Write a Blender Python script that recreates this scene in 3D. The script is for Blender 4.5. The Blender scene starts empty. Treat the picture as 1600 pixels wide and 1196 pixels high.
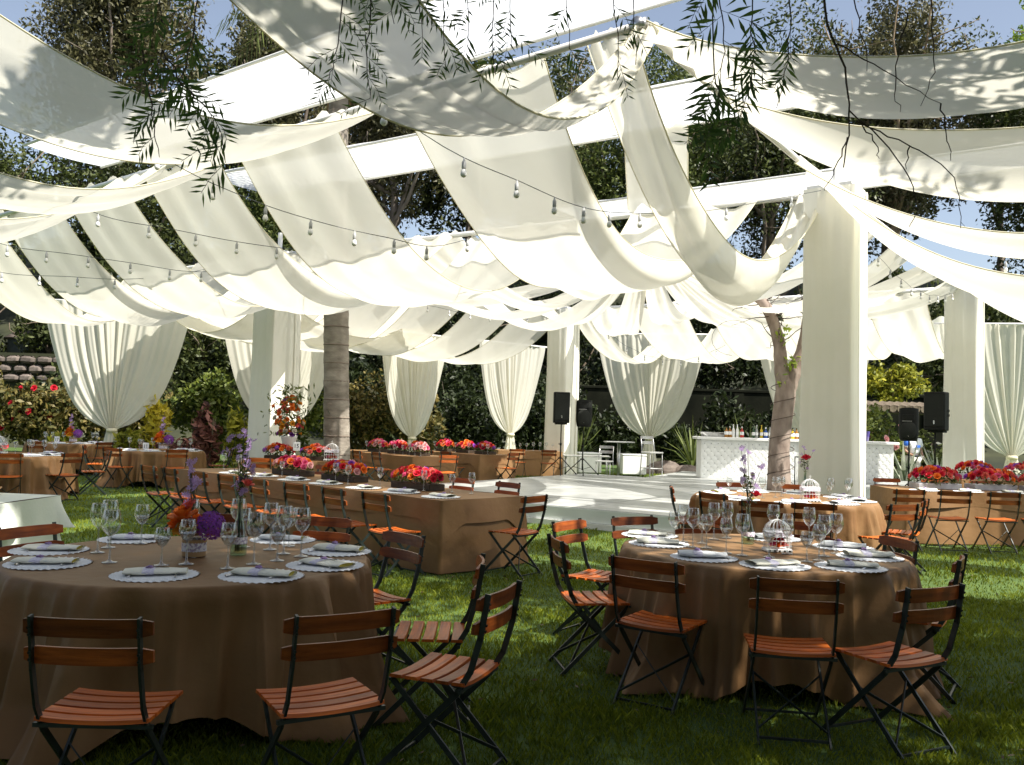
import bpy, bmesh, math, random
import numpy as np
from mathutils import Vector, Matrix
random.seed(7)
RNG = np.random.default_rng(11)
S = bpy.context.scene
COL = S.collection
PI = math.pi
rad = math.radians

# ------------------------------------------------------------------ camera, sky, sun, exposure
cam_d = bpy.data.cameras.new('camera')
cam_d.sensor_width = 36.0
cam_d.lens = 31.5
cam_d.clip_start = 0.05
cam_d.clip_end = 600
cam = bpy.data.objects.new('camera', cam_d)
COL.objects.link(cam)
cam.matrix_world = (Matrix.Translation((0, 0, 1.55)) @ Matrix.Rotation(PI / 2 + rad(2.62), 4, 'X')
                    @ Matrix.Rotation(rad(1.7), 4, 'Z'))
S.camera = cam

SUN_AZ = math.atan2(0.83, -0.55)          # clockwise from +Y, the sun stands right of and a little behind the camera
SUN_EL = rad(55)
w = bpy.data.worlds.new('World')
S.world = w
w.use_nodes = True
nt = w.node_tree
bg = nt.nodes['Background']
sky = nt.nodes.new('ShaderNodeTexSky')
sky.sky_type = 'NISHITA'
sky.sun_disc = False
sky.sun_elevation = SUN_EL
sky.sun_rotation = SUN_AZ
sky.air_density = 1.0
sky.dust_density = 1.6
sky.ozone_density = 1.4
hsv = nt.nodes.new('ShaderNodeHueSaturation')
hsv.inputs['Saturation'].default_value = 0.72
nt.links.new(sky.outputs[0], hsv.inputs['Color'])
nt.links.new(hsv.outputs[0], bg.inputs[0])
bg.inputs[1].default_value = 0.095

sd = bpy.data.lights.new('sun', 'SUN')
sd.energy = 5.0
sd.angle = rad(0.5)
sd.color = (1.0, 0.955, 0.87)
so = bpy.data.objects.new('sun', sd)
COL.objects.link(so)
dirv = Vector((math.sin(SUN_AZ) * math.cos(SUN_EL), math.cos(SUN_AZ) * math.cos(SUN_EL), math.sin(SUN_EL)))
so.rotation_euler = dirv.to_track_quat('Z', 'Y').to_euler()
so.location = (20, -15, 30)

S.view_settings.view_transform = 'Standard'
S.view_settings.look = 'None'
S.view_settings.gamma = 1.0
S.view_settings.use_curve_mapping = False
S.view_settings.exposure = 0.95
S.render.engine = 'CYCLES'
S.cycles.use_denoising = True
S.cycles.max_bounces = 8
S.cycles.diffuse_bounces = 4
S.cycles.glossy_bounces = 3
S.cycles.transmission_bounces = 6
S.cycles.transparent_max_bounces = 24
S.cycles.caustics_reflective = False
S.cycles.caustics_refractive = False
S.cycles.sample_clamp_indirect = 6

# ------------------------------------------------------------------ materials
def base_mat(name):
    m = bpy.data.materials.new(name)
    m.use_nodes = True
    n = m.node_tree.nodes
    return m, n, m.node_tree.links, n['Principled BSDF'], n['Material Output']

def noise_mat(name, c1, c2, scale=6, rough=0.6, bump=0.0, bscale=None, stretch=(1, 1, 1), metal=0.0, spec=0.5,
              rnd=0.0, detail=5, coat=0.0, trans=None, sheen=0.0, tint=False, lo=0.3, hi=0.7):
    m, n, l, b, out = base_mat(name)
    tc = n.new('ShaderNodeTexCoord')
    mp = n.new('ShaderNodeMapping')
    mp.inputs['Scale'].default_value = stretch
    l.new(tc.outputs['Object'], mp.inputs[0])
    nz = n.new('ShaderNodeTexNoise')
    nz.inputs['Scale'].default_value = scale
    nz.inputs['Detail'].default_value = detail
    l.new(mp.outputs[0], nz.inputs['Vector'])
    fac = nz.outputs['Fac']
    if tint:
        at = n.new('ShaderNodeAttribute')
        at.attribute_name = 'tint'
        fac = at.outputs['Fac']
    rp = n.new('ShaderNodeValToRGB')
    rp.color_ramp.elements[0].color = (*c1, 1)
    rp.color_ramp.elements[1].color = (*c2, 1)
    if not tint:
        rp.color_ramp.elements[0].position = lo
        rp.color_ramp.elements[1].position = hi
    l.new(fac, rp.inputs[0])
    colr = rp.outputs[0]
    if rnd:
        oi = n.new('ShaderNodeObjectInfo')
        hs = n.new('ShaderNodeHueSaturation')
        mr = n.new('ShaderNodeMapRange')
        mr.inputs['To Min'].default_value = 1 - rnd
        mr.inputs['To Max'].default_value = 1 + rnd
        l.new(oi.outputs['Random'], mr.inputs[0])
        l.new(mr.outputs[0], hs.inputs['Value'])
        l.new(colr, hs.inputs['Color'])
        colr = hs.outputs[0]
    l.new(colr, b.inputs['Base Color'])
    b.inputs['Roughness'].default_value = rough
    b.inputs['Metallic'].default_value = metal
    b.inputs['Specular IOR Level'].default_value = spec
    b.inputs['Coat Weight'].default_value = coat
    if sheen:
        b.inputs['Sheen Weight'].default_value = sheen
    if bump:
        nb = n.new('ShaderNodeTexNoise')
        nb.inputs['Scale'].default_value = bscale or scale
        nb.inputs['Detail'].default_value = 6
        l.new(mp.outputs[0], nb.inputs['Vector'])
        bp = n.new('ShaderNodeBump')
        bp.inputs['Strength'].default_value = bump
        bp.inputs['Distance'].default_value = 0.02
        l.new(nb.outputs['Fac'], bp.inputs['Height'])
        l.new(bp.outputs[0], b.inputs['Normal'])
    if trans:
        tr = n.new('ShaderNodeBsdfTranslucent')
        mx = n.new('ShaderNodeMixShader')
        mx.inputs[0].default_value = trans
        l.new(colr, tr.inputs[0])
        l.new(b.outputs[0], mx.inputs[1])
        l.new(tr.outputs[0], mx.inputs[2])
        l.new(mx.outputs[0], out.inputs[0])
    return m

def glass_mat(name, tintc=(0.90, 0.92, 0.91), refl=0.17):
    m, n, l, b, out = base_mat(name)
    n.remove(b)
    t = n.new('ShaderNodeBsdfTransparent')
    t.inputs[0].default_value = (*tintc, 1)
    g = n.new('ShaderNodeBsdfGlossy')
    g.inputs['Roughness'].default_value = 0.03
    lw = n.new('ShaderNodeLayerWeight')
    lw.inputs[0].default_value = 0.35
    mr = n.new('ShaderNodeMapRange')
    mr.inputs['To Min'].default_value = refl
    mr.inputs['To Max'].default_value = 0.95
    nz = n.new('ShaderNodeTexNoise')
    nz.inputs['Scale'].default_value = 30
    l.new(lw.outputs['Facing'], mr.inputs[0])
    pw = n.new('ShaderNodeMath')
    pw.operation = 'POWER'
    pw.inputs[1].default_value = 1.5
    l.new(lw.outputs['Facing'], pw.inputs[0])
    l.new(pw.outputs[0], mr.inputs[0])
    mx = n.new('ShaderNodeMixShader')
    l.new(mr.outputs[0], mx.inputs[0])
    l.new(t.outputs[0], mx.inputs[1])
    l.new(g.outputs[0], mx.inputs[2])
    l.new(mx.outputs[0], out.inputs[0])
    return m

M = {}
M['fabric'] = noise_mat('cream_voile', (0.82, 0.79, 0.68), (0.86, 0.835, 0.735), 1.2, 0.85, 0.45, 4.5, trans=0.46, spec=0.15)
M['hem'] = noise_mat('yellow_hem', (0.78, 0.74, 0.55), (0.84, 0.80, 0.62), 4, 0.85, trans=0.3, spec=0.2)
M['curtain'] = noise_mat('cream_curtain', (0.82, 0.79, 0.67), (0.87, 0.845, 0.74), 1.5, 0.85, 0.1, 12, trans=0.45, spec=0.2)
M['wrap'] = noise_mat('post_wrap', (0.82, 0.80, 0.70), (0.87, 0.85, 0.76), 1.5, 0.85, 0.12, 10, spec=0.2, trans=0.1)
M['awning'] = noise_mat('white_sheeting', (0.88, 0.90, 0.91), (0.94, 0.95, 0.95), 1.4, 0.6, 0.1, 5, trans=0.85, spec=0.2)
def see_through(m, amt):
    n = m.node_tree.nodes; l = m.node_tree.links
    out = n['Material Output']; src = out.inputs[0].links[0].from_socket
    t = n.new('ShaderNodeBsdfTransparent'); mx = n.new('ShaderNodeMixShader'); mx.inputs[0].default_value = amt
    l.new(src, mx.inputs[1]); l.new(t.outputs[0], mx.inputs[2]); l.new(mx.outputs[0], out.inputs[0])
see_through(M['awning'], 0.36)
see_through(M['fabric'], 0.10)
see_through(M['curtain'], 0.06)
M['white_tube'] = noise_mat('white_tube', (0.72, 0.71, 0.68), (0.82, 0.81, 0.78), 5, 0.4)
M['cloth'] = noise_mat('brown_satin', (0.205, 0.112, 0.048), (0.270, 0.152, 0.068), 2.0, 0.55, 0.5, 7, spec=0.2)
M['cloth_white'] = noise_mat('white_linen', (0.66, 0.70, 0.62), (0.76, 0.79, 0.72), 2.0, 0.8, 0.15, 40, spec=0.2)
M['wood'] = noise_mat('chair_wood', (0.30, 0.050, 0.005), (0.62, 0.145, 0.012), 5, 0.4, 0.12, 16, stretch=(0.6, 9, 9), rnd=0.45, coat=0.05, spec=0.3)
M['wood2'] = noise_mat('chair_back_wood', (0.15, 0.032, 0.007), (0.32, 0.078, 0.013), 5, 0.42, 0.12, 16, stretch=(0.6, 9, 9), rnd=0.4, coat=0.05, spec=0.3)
M['iron'] = noise_mat('green_black_iron', (0.008, 0.014, 0.012), (0.02, 0.03, 0.026), 12, 0.42, 0.1)
M['black'] = noise_mat('black_plastic', (0.006, 0.007, 0.006), (0.011, 0.012, 0.011), 30, 0.6, 0.15, 150, spec=0.2)
M['grille'] = noise_mat('dark_grille', (0.012, 0.014, 0.012), (0.026, 0.028, 0.025), 160, 0.75, 0.3, 220, spec=0.2)
M['steel'] = noise_mat('brushed_steel', (0.45, 0.45, 0.45), (0.62, 0.62, 0.62), 20, 0.3, metal=0.9)
M['silver'] = noise_mat('cutlery_steel', (0.55, 0.55, 0.56), (0.7, 0.7, 0.7), 20, 0.18, metal=1.0)
M['white'] = noise_mat('white_paint', (0.74, 0.74, 0.72), (0.82, 0.82, 0.80), 8, 0.45)
M['leather'] = noise_mat('white_leather', (0.72, 0.73, 0.71), (0.80, 0.81, 0.79), 8, 0.35, 0.08, 60)
M['stud'] = noise_mat('grey_stud', (0.30, 0.31, 0.31), (0.42, 0.42, 0.42), 8, 0.4)
M['paper'] = noise_mat('white_doily', (0.74, 0.75, 0.76), (0.84, 0.85, 0.86), 25, 0.9, 0.4, 60, spec=0.1)
M['napkin'] = noise_mat('cream_napkin', (0.80, 0.785, 0.66), (0.86, 0.85, 0.74), 7, 0.9, 0.3, 70, spec=0.1)
M['napkin_white'] = noise_mat('white_napkin', (0.72, 0.74, 0.74), (0.82, 0.83, 0.82), 7, 0.9, 0.3, 70, spec=0.1)
M['napkin_in'] = noise_mat('yellow_napkin_fold', (0.62, 0.52, 0.10), (0.74, 0.64, 0.20), 9, 0.9, spec=0.1)
M['band'] = noise_mat('lilac_band', (0.55, 0.52, 0.68), (0.75, 0.73, 0.80), 60, 0.8)
M['lace'] = noise_mat('white_lace', (0.42, 0.36, 0.50), (0.84, 0.82, 0.86), 70, 0.9, 0.4, 80, detail=1, lo=0.42, hi=0.5)
M['kraft'] = noise_mat('kraft_wrap', (0.40, 0.24, 0.10), (0.52, 0.33, 0.16), 20, 0.8)
M['glass'] = glass_mat('clear_glass')
M['glass_green'] = glass_mat('green_glass', (0.62, 0.75, 0.58), 0.1)
M['box_clear'] = noise_mat('frosted_box', (0.55, 0.56, 0.60), (0.66, 0.67, 0.70), 10, 0.2, trans=0.3)
M['box_dark'] = noise_mat('dark_planter', (0.02, 0.012, 0.006), (0.05, 0.03, 0.015), 14, 0.7)
M['deck'] = noise_mat('white_deck', (0.30, 0.31, 0.30), (0.43, 0.44, 0.43), 2.2, 0.3, 0.05, 30, rnd=0.08, lo=0.35, hi=0.6, detail=9)
M['fascia'] = noise_mat('deck_fascia', (0.66, 0.70, 0.68), (0.74, 0.77, 0.75), 3, 0.5)
M['bark'] = noise_mat('bark', (0.10, 0.075, 0.05), (0.24, 0.19, 0.14), 7, 0.9, 0.6, 14, stretch=(1, 1, 0.25))
M['bark_pale'] = noise_mat('pale_bark', (0.16, 0.115, 0.09), (0.34, 0.27, 0.225), 6, 0.9, 0.7, 12, stretch=(1, 1, 0.45))
M['bark_grey'] = noise_mat('grey_brown_bark', (0.14, 0.11, 0.085), (0.26, 0.21, 0.17), 4, 0.9, 0.5, 9, stretch=(1, 1, 0.3))
M['twig'] = noise_mat('dark_twig', (0.03, 0.018, 0.012), (0.07, 0.04, 0.025), 20, 0.8)
M['twig_pale'] = noise_mat('tan_twig', (0.22, 0.15, 0.09), (0.36, 0.26, 0.17), 10, 0.8)
def leafm(k, c1, c2, tr=0.25, rough=0.5):
    M[k] = noise_mat(k, c1, c2, 5, rough, tint=True, trans=tr, spec=0.35)
leafm('leaf_dark', (0.014, 0.024, 0.007), (0.105, 0.125, 0.034), 0.3)
leafm('leaf_mid', (0.024, 0.044, 0.010), (0.17, 0.20, 0.05), 0.3)
leafm('leaf_olive', (0.040, 0.040, 0.018), (0.19, 0.175, 0.08), 0.3)
leafm('leaf_hedge', (0.030, 0.055, 0.008), (0.16, 0.19, 0.030))
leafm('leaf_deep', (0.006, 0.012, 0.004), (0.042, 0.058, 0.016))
leafm('leaf_spray', (0.040, 0.085, 0.018), (0.135, 0.21, 0.045), 0.45)
leafm('leaf_rust', (0.035, 0.050, 0.012), (0.23, 0.175, 0.05))
leafm('leaf_yellow', (0.30, 0.24, 0.02), (0.80, 0.68, 0.08), 0.4)
leafm('leaf_gold', (0.10, 0.13, 0.012), (0.46, 0.43, 0.05), 0.3)
leafm('leaf_croton', (0.030, 0.012, 0.010), (0.36, 0.15, 0.12), 0.2)
leafm('leaf_bright', (0.14, 0.25, 0.02), (0.42, 0.52, 0.06), 0.45)
leafm('leaf_pepper', (0.016, 0.036, 0.009), (0.048, 0.082, 0.020), 0.18)
leafm('leaf_frond', (0.07, 0.045, 0.022), (0.22, 0.15, 0.08), 0.2)
leafm('leaf_blade', (0.03, 0.06, 0.02), (0.42, 0.44, 0.34), 0.2)
leafm('petal_red', (0.55, 0.015, 0.02), (0.72, 0.06, 0.05), 0.25)
leafm('grass', (0.066, 0.108, 0.006), (0.29, 0.325, 0.022), 0.4, 0.55)
for k, c in dict(red=(0.68, 0.025, 0.05), pink=(0.80, 0.13, 0.28), coral=(0.82, 0.17, 0.13), orange=(0.88, 0.22, 0.03),
                 pale=(0.85, 0.46, 0.46), white=(0.82, 0.78, 0.66), purple=(0.36, 0.09, 0.56), lilac=(0.50, 0.34, 0.62),
                 amber=(0.85, 0.38, 0.03), crimson=(0.52, 0.01, 0.06)).items():
    M['petal_' + k + '_f'] = noise_mat('petal_' + k, tuple(x * 0.72 for x in c), c, 18, 0.6, rnd=0.15, trans=0.25, spec=0.25)

# ------------------------------------------------------------------ mesh helpers
class MB:
    def __init__(s):
        s.v = []; s.f = []
    def add(s, vs, fs):
        o = len(s.v)
        s.v.extend([tuple(x) for x in vs])
        s.f.extend([tuple(i + o for i in f) for f in fs])
    def box(s, cx, cy, cz, sx, sy, sz, R=None, bev=0.0):
        hx, hy, hz = sx / 2, sy / 2, sz / 2
        if bev > 0:
            b = min(bev, hx * .9, hy * .9, hz * .9)
            pts = []
            for z, ins in ((-hz, b), (-hz + b, 0), (hz - b, 0), (hz, b)):
                for (x, y) in ((-hx + b, -hy), (hx - b, -hy), (hx, -hy + b), (hx, hy - b), (hx - b, hy), (-hx + b, hy), (-hx, hy - b), (-hx, -hy + b)):
                    k = ins
                    pts.append(Vector((x - math.copysign(k, x), y - math.copysign(k, y), z)))
            fs = [tuple(reversed(range(8))), tuple(range(24, 32))]
            for r in range(3):
                for i in range(8):
                    fs.append((r * 8 + i, r * 8 + (i + 1) % 8, r * 8 + 8 + (i + 1) % 8, r * 8 + 8 + i))
        else:
            pts = [Vector((x, y, z)) for z in (-hz, hz) for (x, y) in ((-hx, -hy), (hx, -hy), (hx, hy), (-hx, hy))]
            fs = [(3, 2, 1, 0), (4, 5, 6, 7), (0, 1, 5, 4), (1, 2, 6, 5), (2, 3, 7, 6), (3, 0, 4, 7)]
        if R is not None:
            pts = [R @ p for p in pts]
        s.add([(p.x + cx, p.y + cy, p.z + cz) for p in pts], fs)
    def bar(s, a, b, w, h, up=(0, 0, 1), bev=0.0):
        a = Vector(a); b = Vector(b); d = b - a
        L = d.length; d.normalize()
        x = d.cross(Vector(up))
        if x.length < 1e-4:
            x = d.cross(Vector((1, 0, 0)))
        x.normalize(); z = x.cross(d)
        R = Matrix((x, d, z)).transposed()
        c = (a + b) / 2
        s.box(c.x, c.y, c.z, w, L, h, R, bev)
    def tube(s, path, r, n=6, cap=True):
        P = [Vector(p) for p in path]
        rs = r if isinstance(r, (list, tuple)) else [r] * len(P)
        t0 = (P[1] - P[0]).normalized()
        u = t0.cross(Vector((0, 0, 1)))
        if u.length < 1e-3:
            u = t0.cross(Vector((1, 0, 0)))
        u.normalize()
        vs = []
        for i, p in enumerate(P):
            t = (P[min(i + 1, len(P) - 1)] - P[max(i - 1, 0)])
            if t.length < 1e-9: t = t0
            t.normalize()
            u = (u - t * u.dot(t))
            if u.length < 1e-6: u = t.orthogonal()
            u.normalize()
            q = t.cross(u)
            for k in range(n):
                a = 2 * PI * k / n
                vs.append(p + (u * math.cos(a) + q * math.sin(a)) * rs[i])
        fs = []
        for i in range(len(P) - 1):
            for k in range(n):
                fs.append((i * n + k, i * n + (k + 1) % n, (i + 1) * n + (k + 1) % n, (i + 1) * n + k))
        if cap:
            fs.append(tuple(reversed(range(n))))
            fs.append(tuple((len(P) - 1) * n + k for k in range(n)))
        s.add(vs, fs)
    def lathe(s, prof, n=16, c=(0, 0, 0), capb=True, capt=False):
        vs = []
        for (r, z) in prof:
            for k in range(n):
                a = 2 * PI * k / n
                vs.append((c[0] + r * math.cos(a), c[1] + r * math.sin(a), c[2] + z))
        fs = []
        for i in range(len(prof) - 1):
            for k in range(n):
                fs.append((i * n + k, i * n + (k + 1) % n, (i + 1) * n + (k + 1) % n, (i + 1) * n + k))
        if capb: fs.append(tuple(reversed(range(n))))
        if capt: fs.append(tuple((len(prof) - 1) * n + k for k in range(n)))
        s.add(vs, fs)
    def grid(s, fn, nu, nv, closed=False):
        vs = []
        for j in range(nv + 1):
            for i in range(nu + (0 if closed else 1)):
                vs.append(fn(i / nu, j / nv))
        W = nu if closed else nu + 1
        fs = []
        for j in range(nv):
            for i in range(nu):
                fs.append((j * W + i, j * W + (i + 1) % W, (j + 1) * W + (i + 1) % W, (j + 1) * W + i))
        s.add(vs, fs)
    def mesh(s, name, mat, smooth=False):
        me = bpy.data.meshes.new(name)
        me.from_pydata(s.v, [], s.f)
        if mat: me.materials.append(M[mat] if isinstance(mat, str) else mat)
        if smooth:
            me.polygons.foreach_set('use_smooth', [True] * len(me.polygons))
        me.update()
        return me
    def build(s, name, mat, parent=None, smooth=False, loc=None):
        return link(name, s.mesh(name, mat, smooth), parent, loc)

def link(name, me, parent=None, loc=None, rz=0.0):
    o = bpy.data.objects.new(name, me)
    COL.objects.link(o)
    if parent: o.parent = parent
    if loc: o.location = loc
    if rz: o.rotation_euler = (0, 0, rz)
    return o

LABELS = {}
def tag(o, label, cat, group=None):
    o['label'] = label
    o['category'] = cat
    if group: o['group'] = group
    elif 'group' in o: del o['group']
    LABELS.setdefault(label, []).append(o.name)
    return o
def empty(name, loc=(0, 0, 0), rz=0.0):
    o = bpy.data.objects.new(name, None)
    o.empty_display_size = 0.2
    COL.objects.link(o)
    o.location = loc
    o.rotation_euler = (0, 0, rz)
    return o
def struct(o):
    o['kind'] = 'structure'
    return o
def dup(root, loc, rz=0.0, scale=None):
    r = root.copy()
    COL.objects.link(r)
    r.location = loc
    r.rotation_euler = (0, 0, rz)
    if scale: r.scale = scale
    for ch in root.children:
        c = ch.copy()
        COL.objects.link(c)
        c.parent = r
        for g in ch.children:
            d = g.copy()
            COL.objects.link(d)
            d.parent = c
    return r

def quads_mesh(name, V, mat, tint=None, nper=4):
    """V: (n, nper, 3) array of polygons."""
    n = V.shape[0]
    me = bpy.data.meshes.new(name)
    me.vertices.add(n * nper)
    me.vertices.foreach_set('co', V.astype(np.float32).ravel())
    me.loops.add(n * nper)
    me.loops.foreach_set('vertex_index', np.arange(n * nper, dtype=np.int32))
    me.polygons.add(n)
    me.polygons.foreach_set('loop_start', np.arange(0, n * nper, nper, dtype=np.int32))
    if tint is None: tint = RNG.random(n)
    at = me.attributes.new('tint', 'FLOAT', 'FACE')
    at.data.foreach_set('value', tint.astype(np.float32))
    me.materials.append(M[mat])
    me.update(calc_edges=True)
    return me

def unit(a):
    return a / np.maximum(np.linalg.norm(a, axis=-1, keepdims=True), 1e-9)

def leaves(name, pts, L, W, mat, parent=None, droop=0.0, flat=0.0, tint=None):
    """rhombic leaves of length L, width W at pts with random turns"""
    n = len(pts)
    a = RNG.normal(size=(n, 3)); a[:, 2] = a[:, 2] * (1 - flat) - droop
    a = unit(a)
    b = RNG.normal(size=(n, 3)); b[:, 2] *= (1 - flat)
    b = unit(b - a * (a * b).sum(1, keepdims=True))
    s = (0.7 + 0.6 * RNG.random((n, 1)))
    V = np.stack([pts - a * L * s / 2, pts + b * W * s / 2 - a * L * s * 0.08, pts + a * L * s / 2, pts - b * W * s / 2 - a * L * s * 0.08], 1)
    me = quads_mesh(name, V, mat, tint)
    return link(name, me, parent)

def lobes(c, R, n_lobes, n, lobe_r=0.45, shell=0.6):
    """points through many small lobes spread over an ellipsoid crown"""
    c = np.array(c, float); R = np.array(R, float)
    k = unit(RNG.normal(size=(n_lobes, 3))) * (RNG.random((n_lobes, 1)) ** 0.45) * (1 - lobe_r * 0.6)
    r = lobe_r * (0.55 + 0.75 * RNG.random(n_lobes))
    idx = RNG.integers(0, n_lobes, n)
    d = unit(RNG.normal(size=(n, 3))) * (shell + (1 - shell) * RNG.random((n, 1))) * r[idx][:, None]
    return c + (k[idx] + d) * R
# ------------------------------------------------------------------ ground
ORD = ['first', 'second', 'third', 'fourth', 'fifth', 'sixth', 'seventh', 'eighth', 'ninth', 'tenth', 'eleventh', 'twelfth',
       'thirteenth', 'fourteenth', 'fifteenth', 'sixteenth', 'seventeenth', 'eighteenth', 'nineteenth', 'twentieth']
M['soil'] = noise_mat('lawn_ground', (0.030, 0.066, 0.009), (0.090, 0.145, 0.022), 3.0, 0.95, 0.5, 40, lo=0.25, hi=0.8)
M['hill'] = noise_mat('hill_undergrowth', (0.010, 0.014, 0.005), (0.045, 0.048, 0.018), 0.6, 0.95, 0.8, 2)
mb = MB()
mb.grid(lambda a, b: ((a - .5) * 240, -30 + b * 66, 0.0), 40, 20)
struct(mb.build('lawn', 'soil'))
mb = MB()
def hillf(a, b):
    x = (a - .5) * 260; y = 34 + b * 90
    z = -0.15 + 15 * (1 - math.cos(min(1, b * 2.2) * PI)) / 2 + 0.5 * math.sin(x * .31) * math.sin(y * .23) * min(1, b * 6)
    return (x, y, z)
mb.grid(hillf, 80, 40)
struct(mb.build('hillside', 'hill', smooth=True))

# ------------------------------------------------------------------ dance floor
VD = Vector((-0.82, 0.572, 0)).normalized()
UD = Vector((0.53, 0.848, 0)).normalized()
P0 = Vector((2.9, 12.45, 0))
def frame_obj(name, o, ex, ey):
    e = empty(name, (o.x, o.y, 0))
    return e
def deck_floor(name, o, ex, ey, L, W, nl, nw, z, fascia=True):
    root = struct(empty(name, (o.x, o.y, 0)))
    g = 0.006
    # panels, each a thin board of its own
    for i in range(nl):
        for j in range(nw):
            a0, a1 = L * i / nl + g, L * (i + 1) / nl - g
            b0, b1 = W * j / nw + g, W * (j + 1) / nw - g
            dz = RNG.uniform(-.002, .002)
            mb = MB()
            c = [ex * a0 + ey * b0, ex * a1 + ey * b0, ex * a1 + ey * b1, ex * a0 + ey * b1]
            vs = [(p.x, p.y, z - 0.02) for p in c] + [(p.x, p.y, z + dz) for p in c]
            mb.add(vs, [(4, 5, 6, 7), (0, 1, 5, 4), (1, 2, 6, 5), (2, 3, 7, 6), (3, 0, 4, 7)])
            mb.build('floor_panel', 'deck', root)
    def side(a, b, out, zz0, zz1, t, nm, mat):
        mb = MB()
        m = (a + b) / 2 + out * t / 2
        d = (b - a)
        R = Matrix.Rotation(math.atan2(d.y, d.x), 3, 'Z')
        mb.box(m.x, m.y, (zz0 + zz1) / 2, d.length, t, zz1 - zz0, R)
        mb.build(nm, mat, root)
    cs = [Vector((0, 0, 0)), ex * L, ex * L + ey * W, ey * W]
    outs = [-ey, ex, ey, -ex]
    for k in range(4):
        a, b = cs[k], cs[(k + 1) % 4]
        side(a, b, outs[k], 0.09, z - 0.012, 0.02, 'fascia_board', 'fascia')
        side(a - outs[k] * 0.001, b - outs[k] * 0.001, outs[k], -0.05, 0.085, 0.06, 'base_strip', 'white')
    return root
deck_floor('dance_floor', P0, VD, UD, 6.7, 8.6, 3, 7, 0.30)
BX = Vector((0.985, -0.17, 0)).normalized(); BY = Vector((0.40, 0.916, 0)).normalized()
deck_floor('bar_platform', Vector((3.05, 21.9, 0)), BX, BY, 7.3, 5.2, 4, 3, 0.288)

# ------------------------------------------------------------------ tent frame
A = Vector((4.76, 13.25, 0)); B = Vector((1.58, 27.98, 0)); C = Vector((-5.27, 19.86, 0)); D = Vector((10.86, 21.51, 0))
Q = Vector((1.05, 7.88, 0)); U = Vector((0.6, 0.8, 0)); V = Vector((-0.8, 0.6, 0))
ZB = 5.15
ROT = math.atan2(0.8, 0.6)
def column(p, label, cat='post'):
    root = empty('draped_post', (p.x, p.y, 0), ROT)
    h = 0.375
    mb = MB()
    per = []
    n = 84
    for k in range(n):                                   # rounded square outline
        t = k / n * 4
        sde = int(t); f = t - sde
        a = [(-1 + 2 * f, -1), (1, -1 + 2 * f), (1 - 2 * f, 1), (-1, 1 - 2 * f)][sde]
        per.append(a)
    ph = RNG.uniform(0, 6)
    def fn(a, b):
        k = int(round(a * n)) % n
        x, y = per[k]
        z = 0.005 + b * (ZB - 0.01)
        wv = 0.005 * math.sin(k * 1.3 + ph + b) + 0.008 * math.sin(k * .55 + b * 2 + ph) + 0.007 * math.sin(b * 7 + k * .2) + 0.010 * max(0, b - .9) * 10 * math.sin(k * 2.1)
        fl = 1 + 0.05 * (1 - b) ** 6
        r = (h + wv) * fl
        L = math.hypot(x, y)
        cr = 1.0 if max(abs(x), abs(y)) > 0 and min(abs(x), abs(y)) < 0.9 else 0.975
        return (x * r * cr, y * r * cr, z)
    mb.grid(fn, n, 40, closed=True)
    mb.build('fabric_wrap', 'wrap', root, smooth=True)
    mb = MB()
    mb.box(0, 0, ZB + 0.03, 0.66, 0.66, 0.06, bev=0.01)
    mb.build('cap_plate', 'white_tube', root)
    mb = MB()
    mb.tube([(0, 0, ZB), (0, 0, ZB + 0.5)], 0.05, 8)
    mb.build('top_tube', 'white_tube', root)
    # overlapping edge of the wrapped cloth
    mb = MB()
    def seam(a, b):
        z = 0.02 + b * (ZB - .04)
        x = 0.20 + 0.03 * math.sin(b * 4) + (a - .5) * 0.05
        return (x, -h * (1 + 0.05 * (1 - b) ** 6) - 0.022 - 0.012 * math.sin(a * PI), z)
    mb.grid(seam, 4, 30)
    mb.build('cloth_seam', 'wrap', root, smooth=True)
    return tag(root, label, cat, 'fabric wrapped tent posts')
column(A, 'tall cream fabric wrapped post nearest on the right, behind the sunlit round table')
column(B, 'cream fabric wrapped post at the far edge of the dance floor behind two speakers')
column(C, 'cream fabric wrapped post left of the palm trunk behind the pink flowers')
column(D, 'cream fabric wrapped post behind the right hand pair of speakers')

def beam(a, b, za, zb, r, label, name='tent_beam'):
    root = empty(name, ((a.x + b.x) / 2, (a.y + b.y) / 2, (za + zb) / 2))
    c = Vector(root.location)
    pa = Vector((a.x, a.y, za)) - c; pb = Vector((b.x, b.y, zb)) - c
    mb = MB(); mb.tube([pa, pb], r, 8); mb.build('tube', 'white_tube', root, smooth=True)
    d = (pb - pa).normalized()
    for p in (pa, pb):
        mb = MB(); mb.tube([p - d * .07, p + d * .07], r * 1.5, 8); mb.build('coupler', 'steel', root, smooth=True)
    return tag(root, label, 'tent beam')
R1 = Q + Vector((-0.775, 0.632, 0)) * 16.5
Cx = C + V * 6.6
Bx = B + V * 6.0
Ax = A - V * 6.6
Qx = Q - V * 6.6
beam(A, C, ZB, ZB, 0.05, 'white beam from the near right post to the post by the palm')
beam(A, D, ZB, ZB, 0.05, 'white beam from the near right post to the post behind the speakers')
beam(C, B, ZB, ZB, 0.05, 'white beam from the palm side post to the post behind the dance floor')
beam(B, D, ZB, ZB, 0.05, 'white beam across the back above the bar between two far posts')
beam(Q, A, ZB, ZB, 0.04, 'white beam running from overhead centre to the near right post')
beam(Q, R1, ZB, ZB, 0.04, 'white beam across the top left that carries the nearest ceiling drapes')
beam(C, Cx, ZB, ZB, 0.045, 'white beam running left from the post by the palm')

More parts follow.
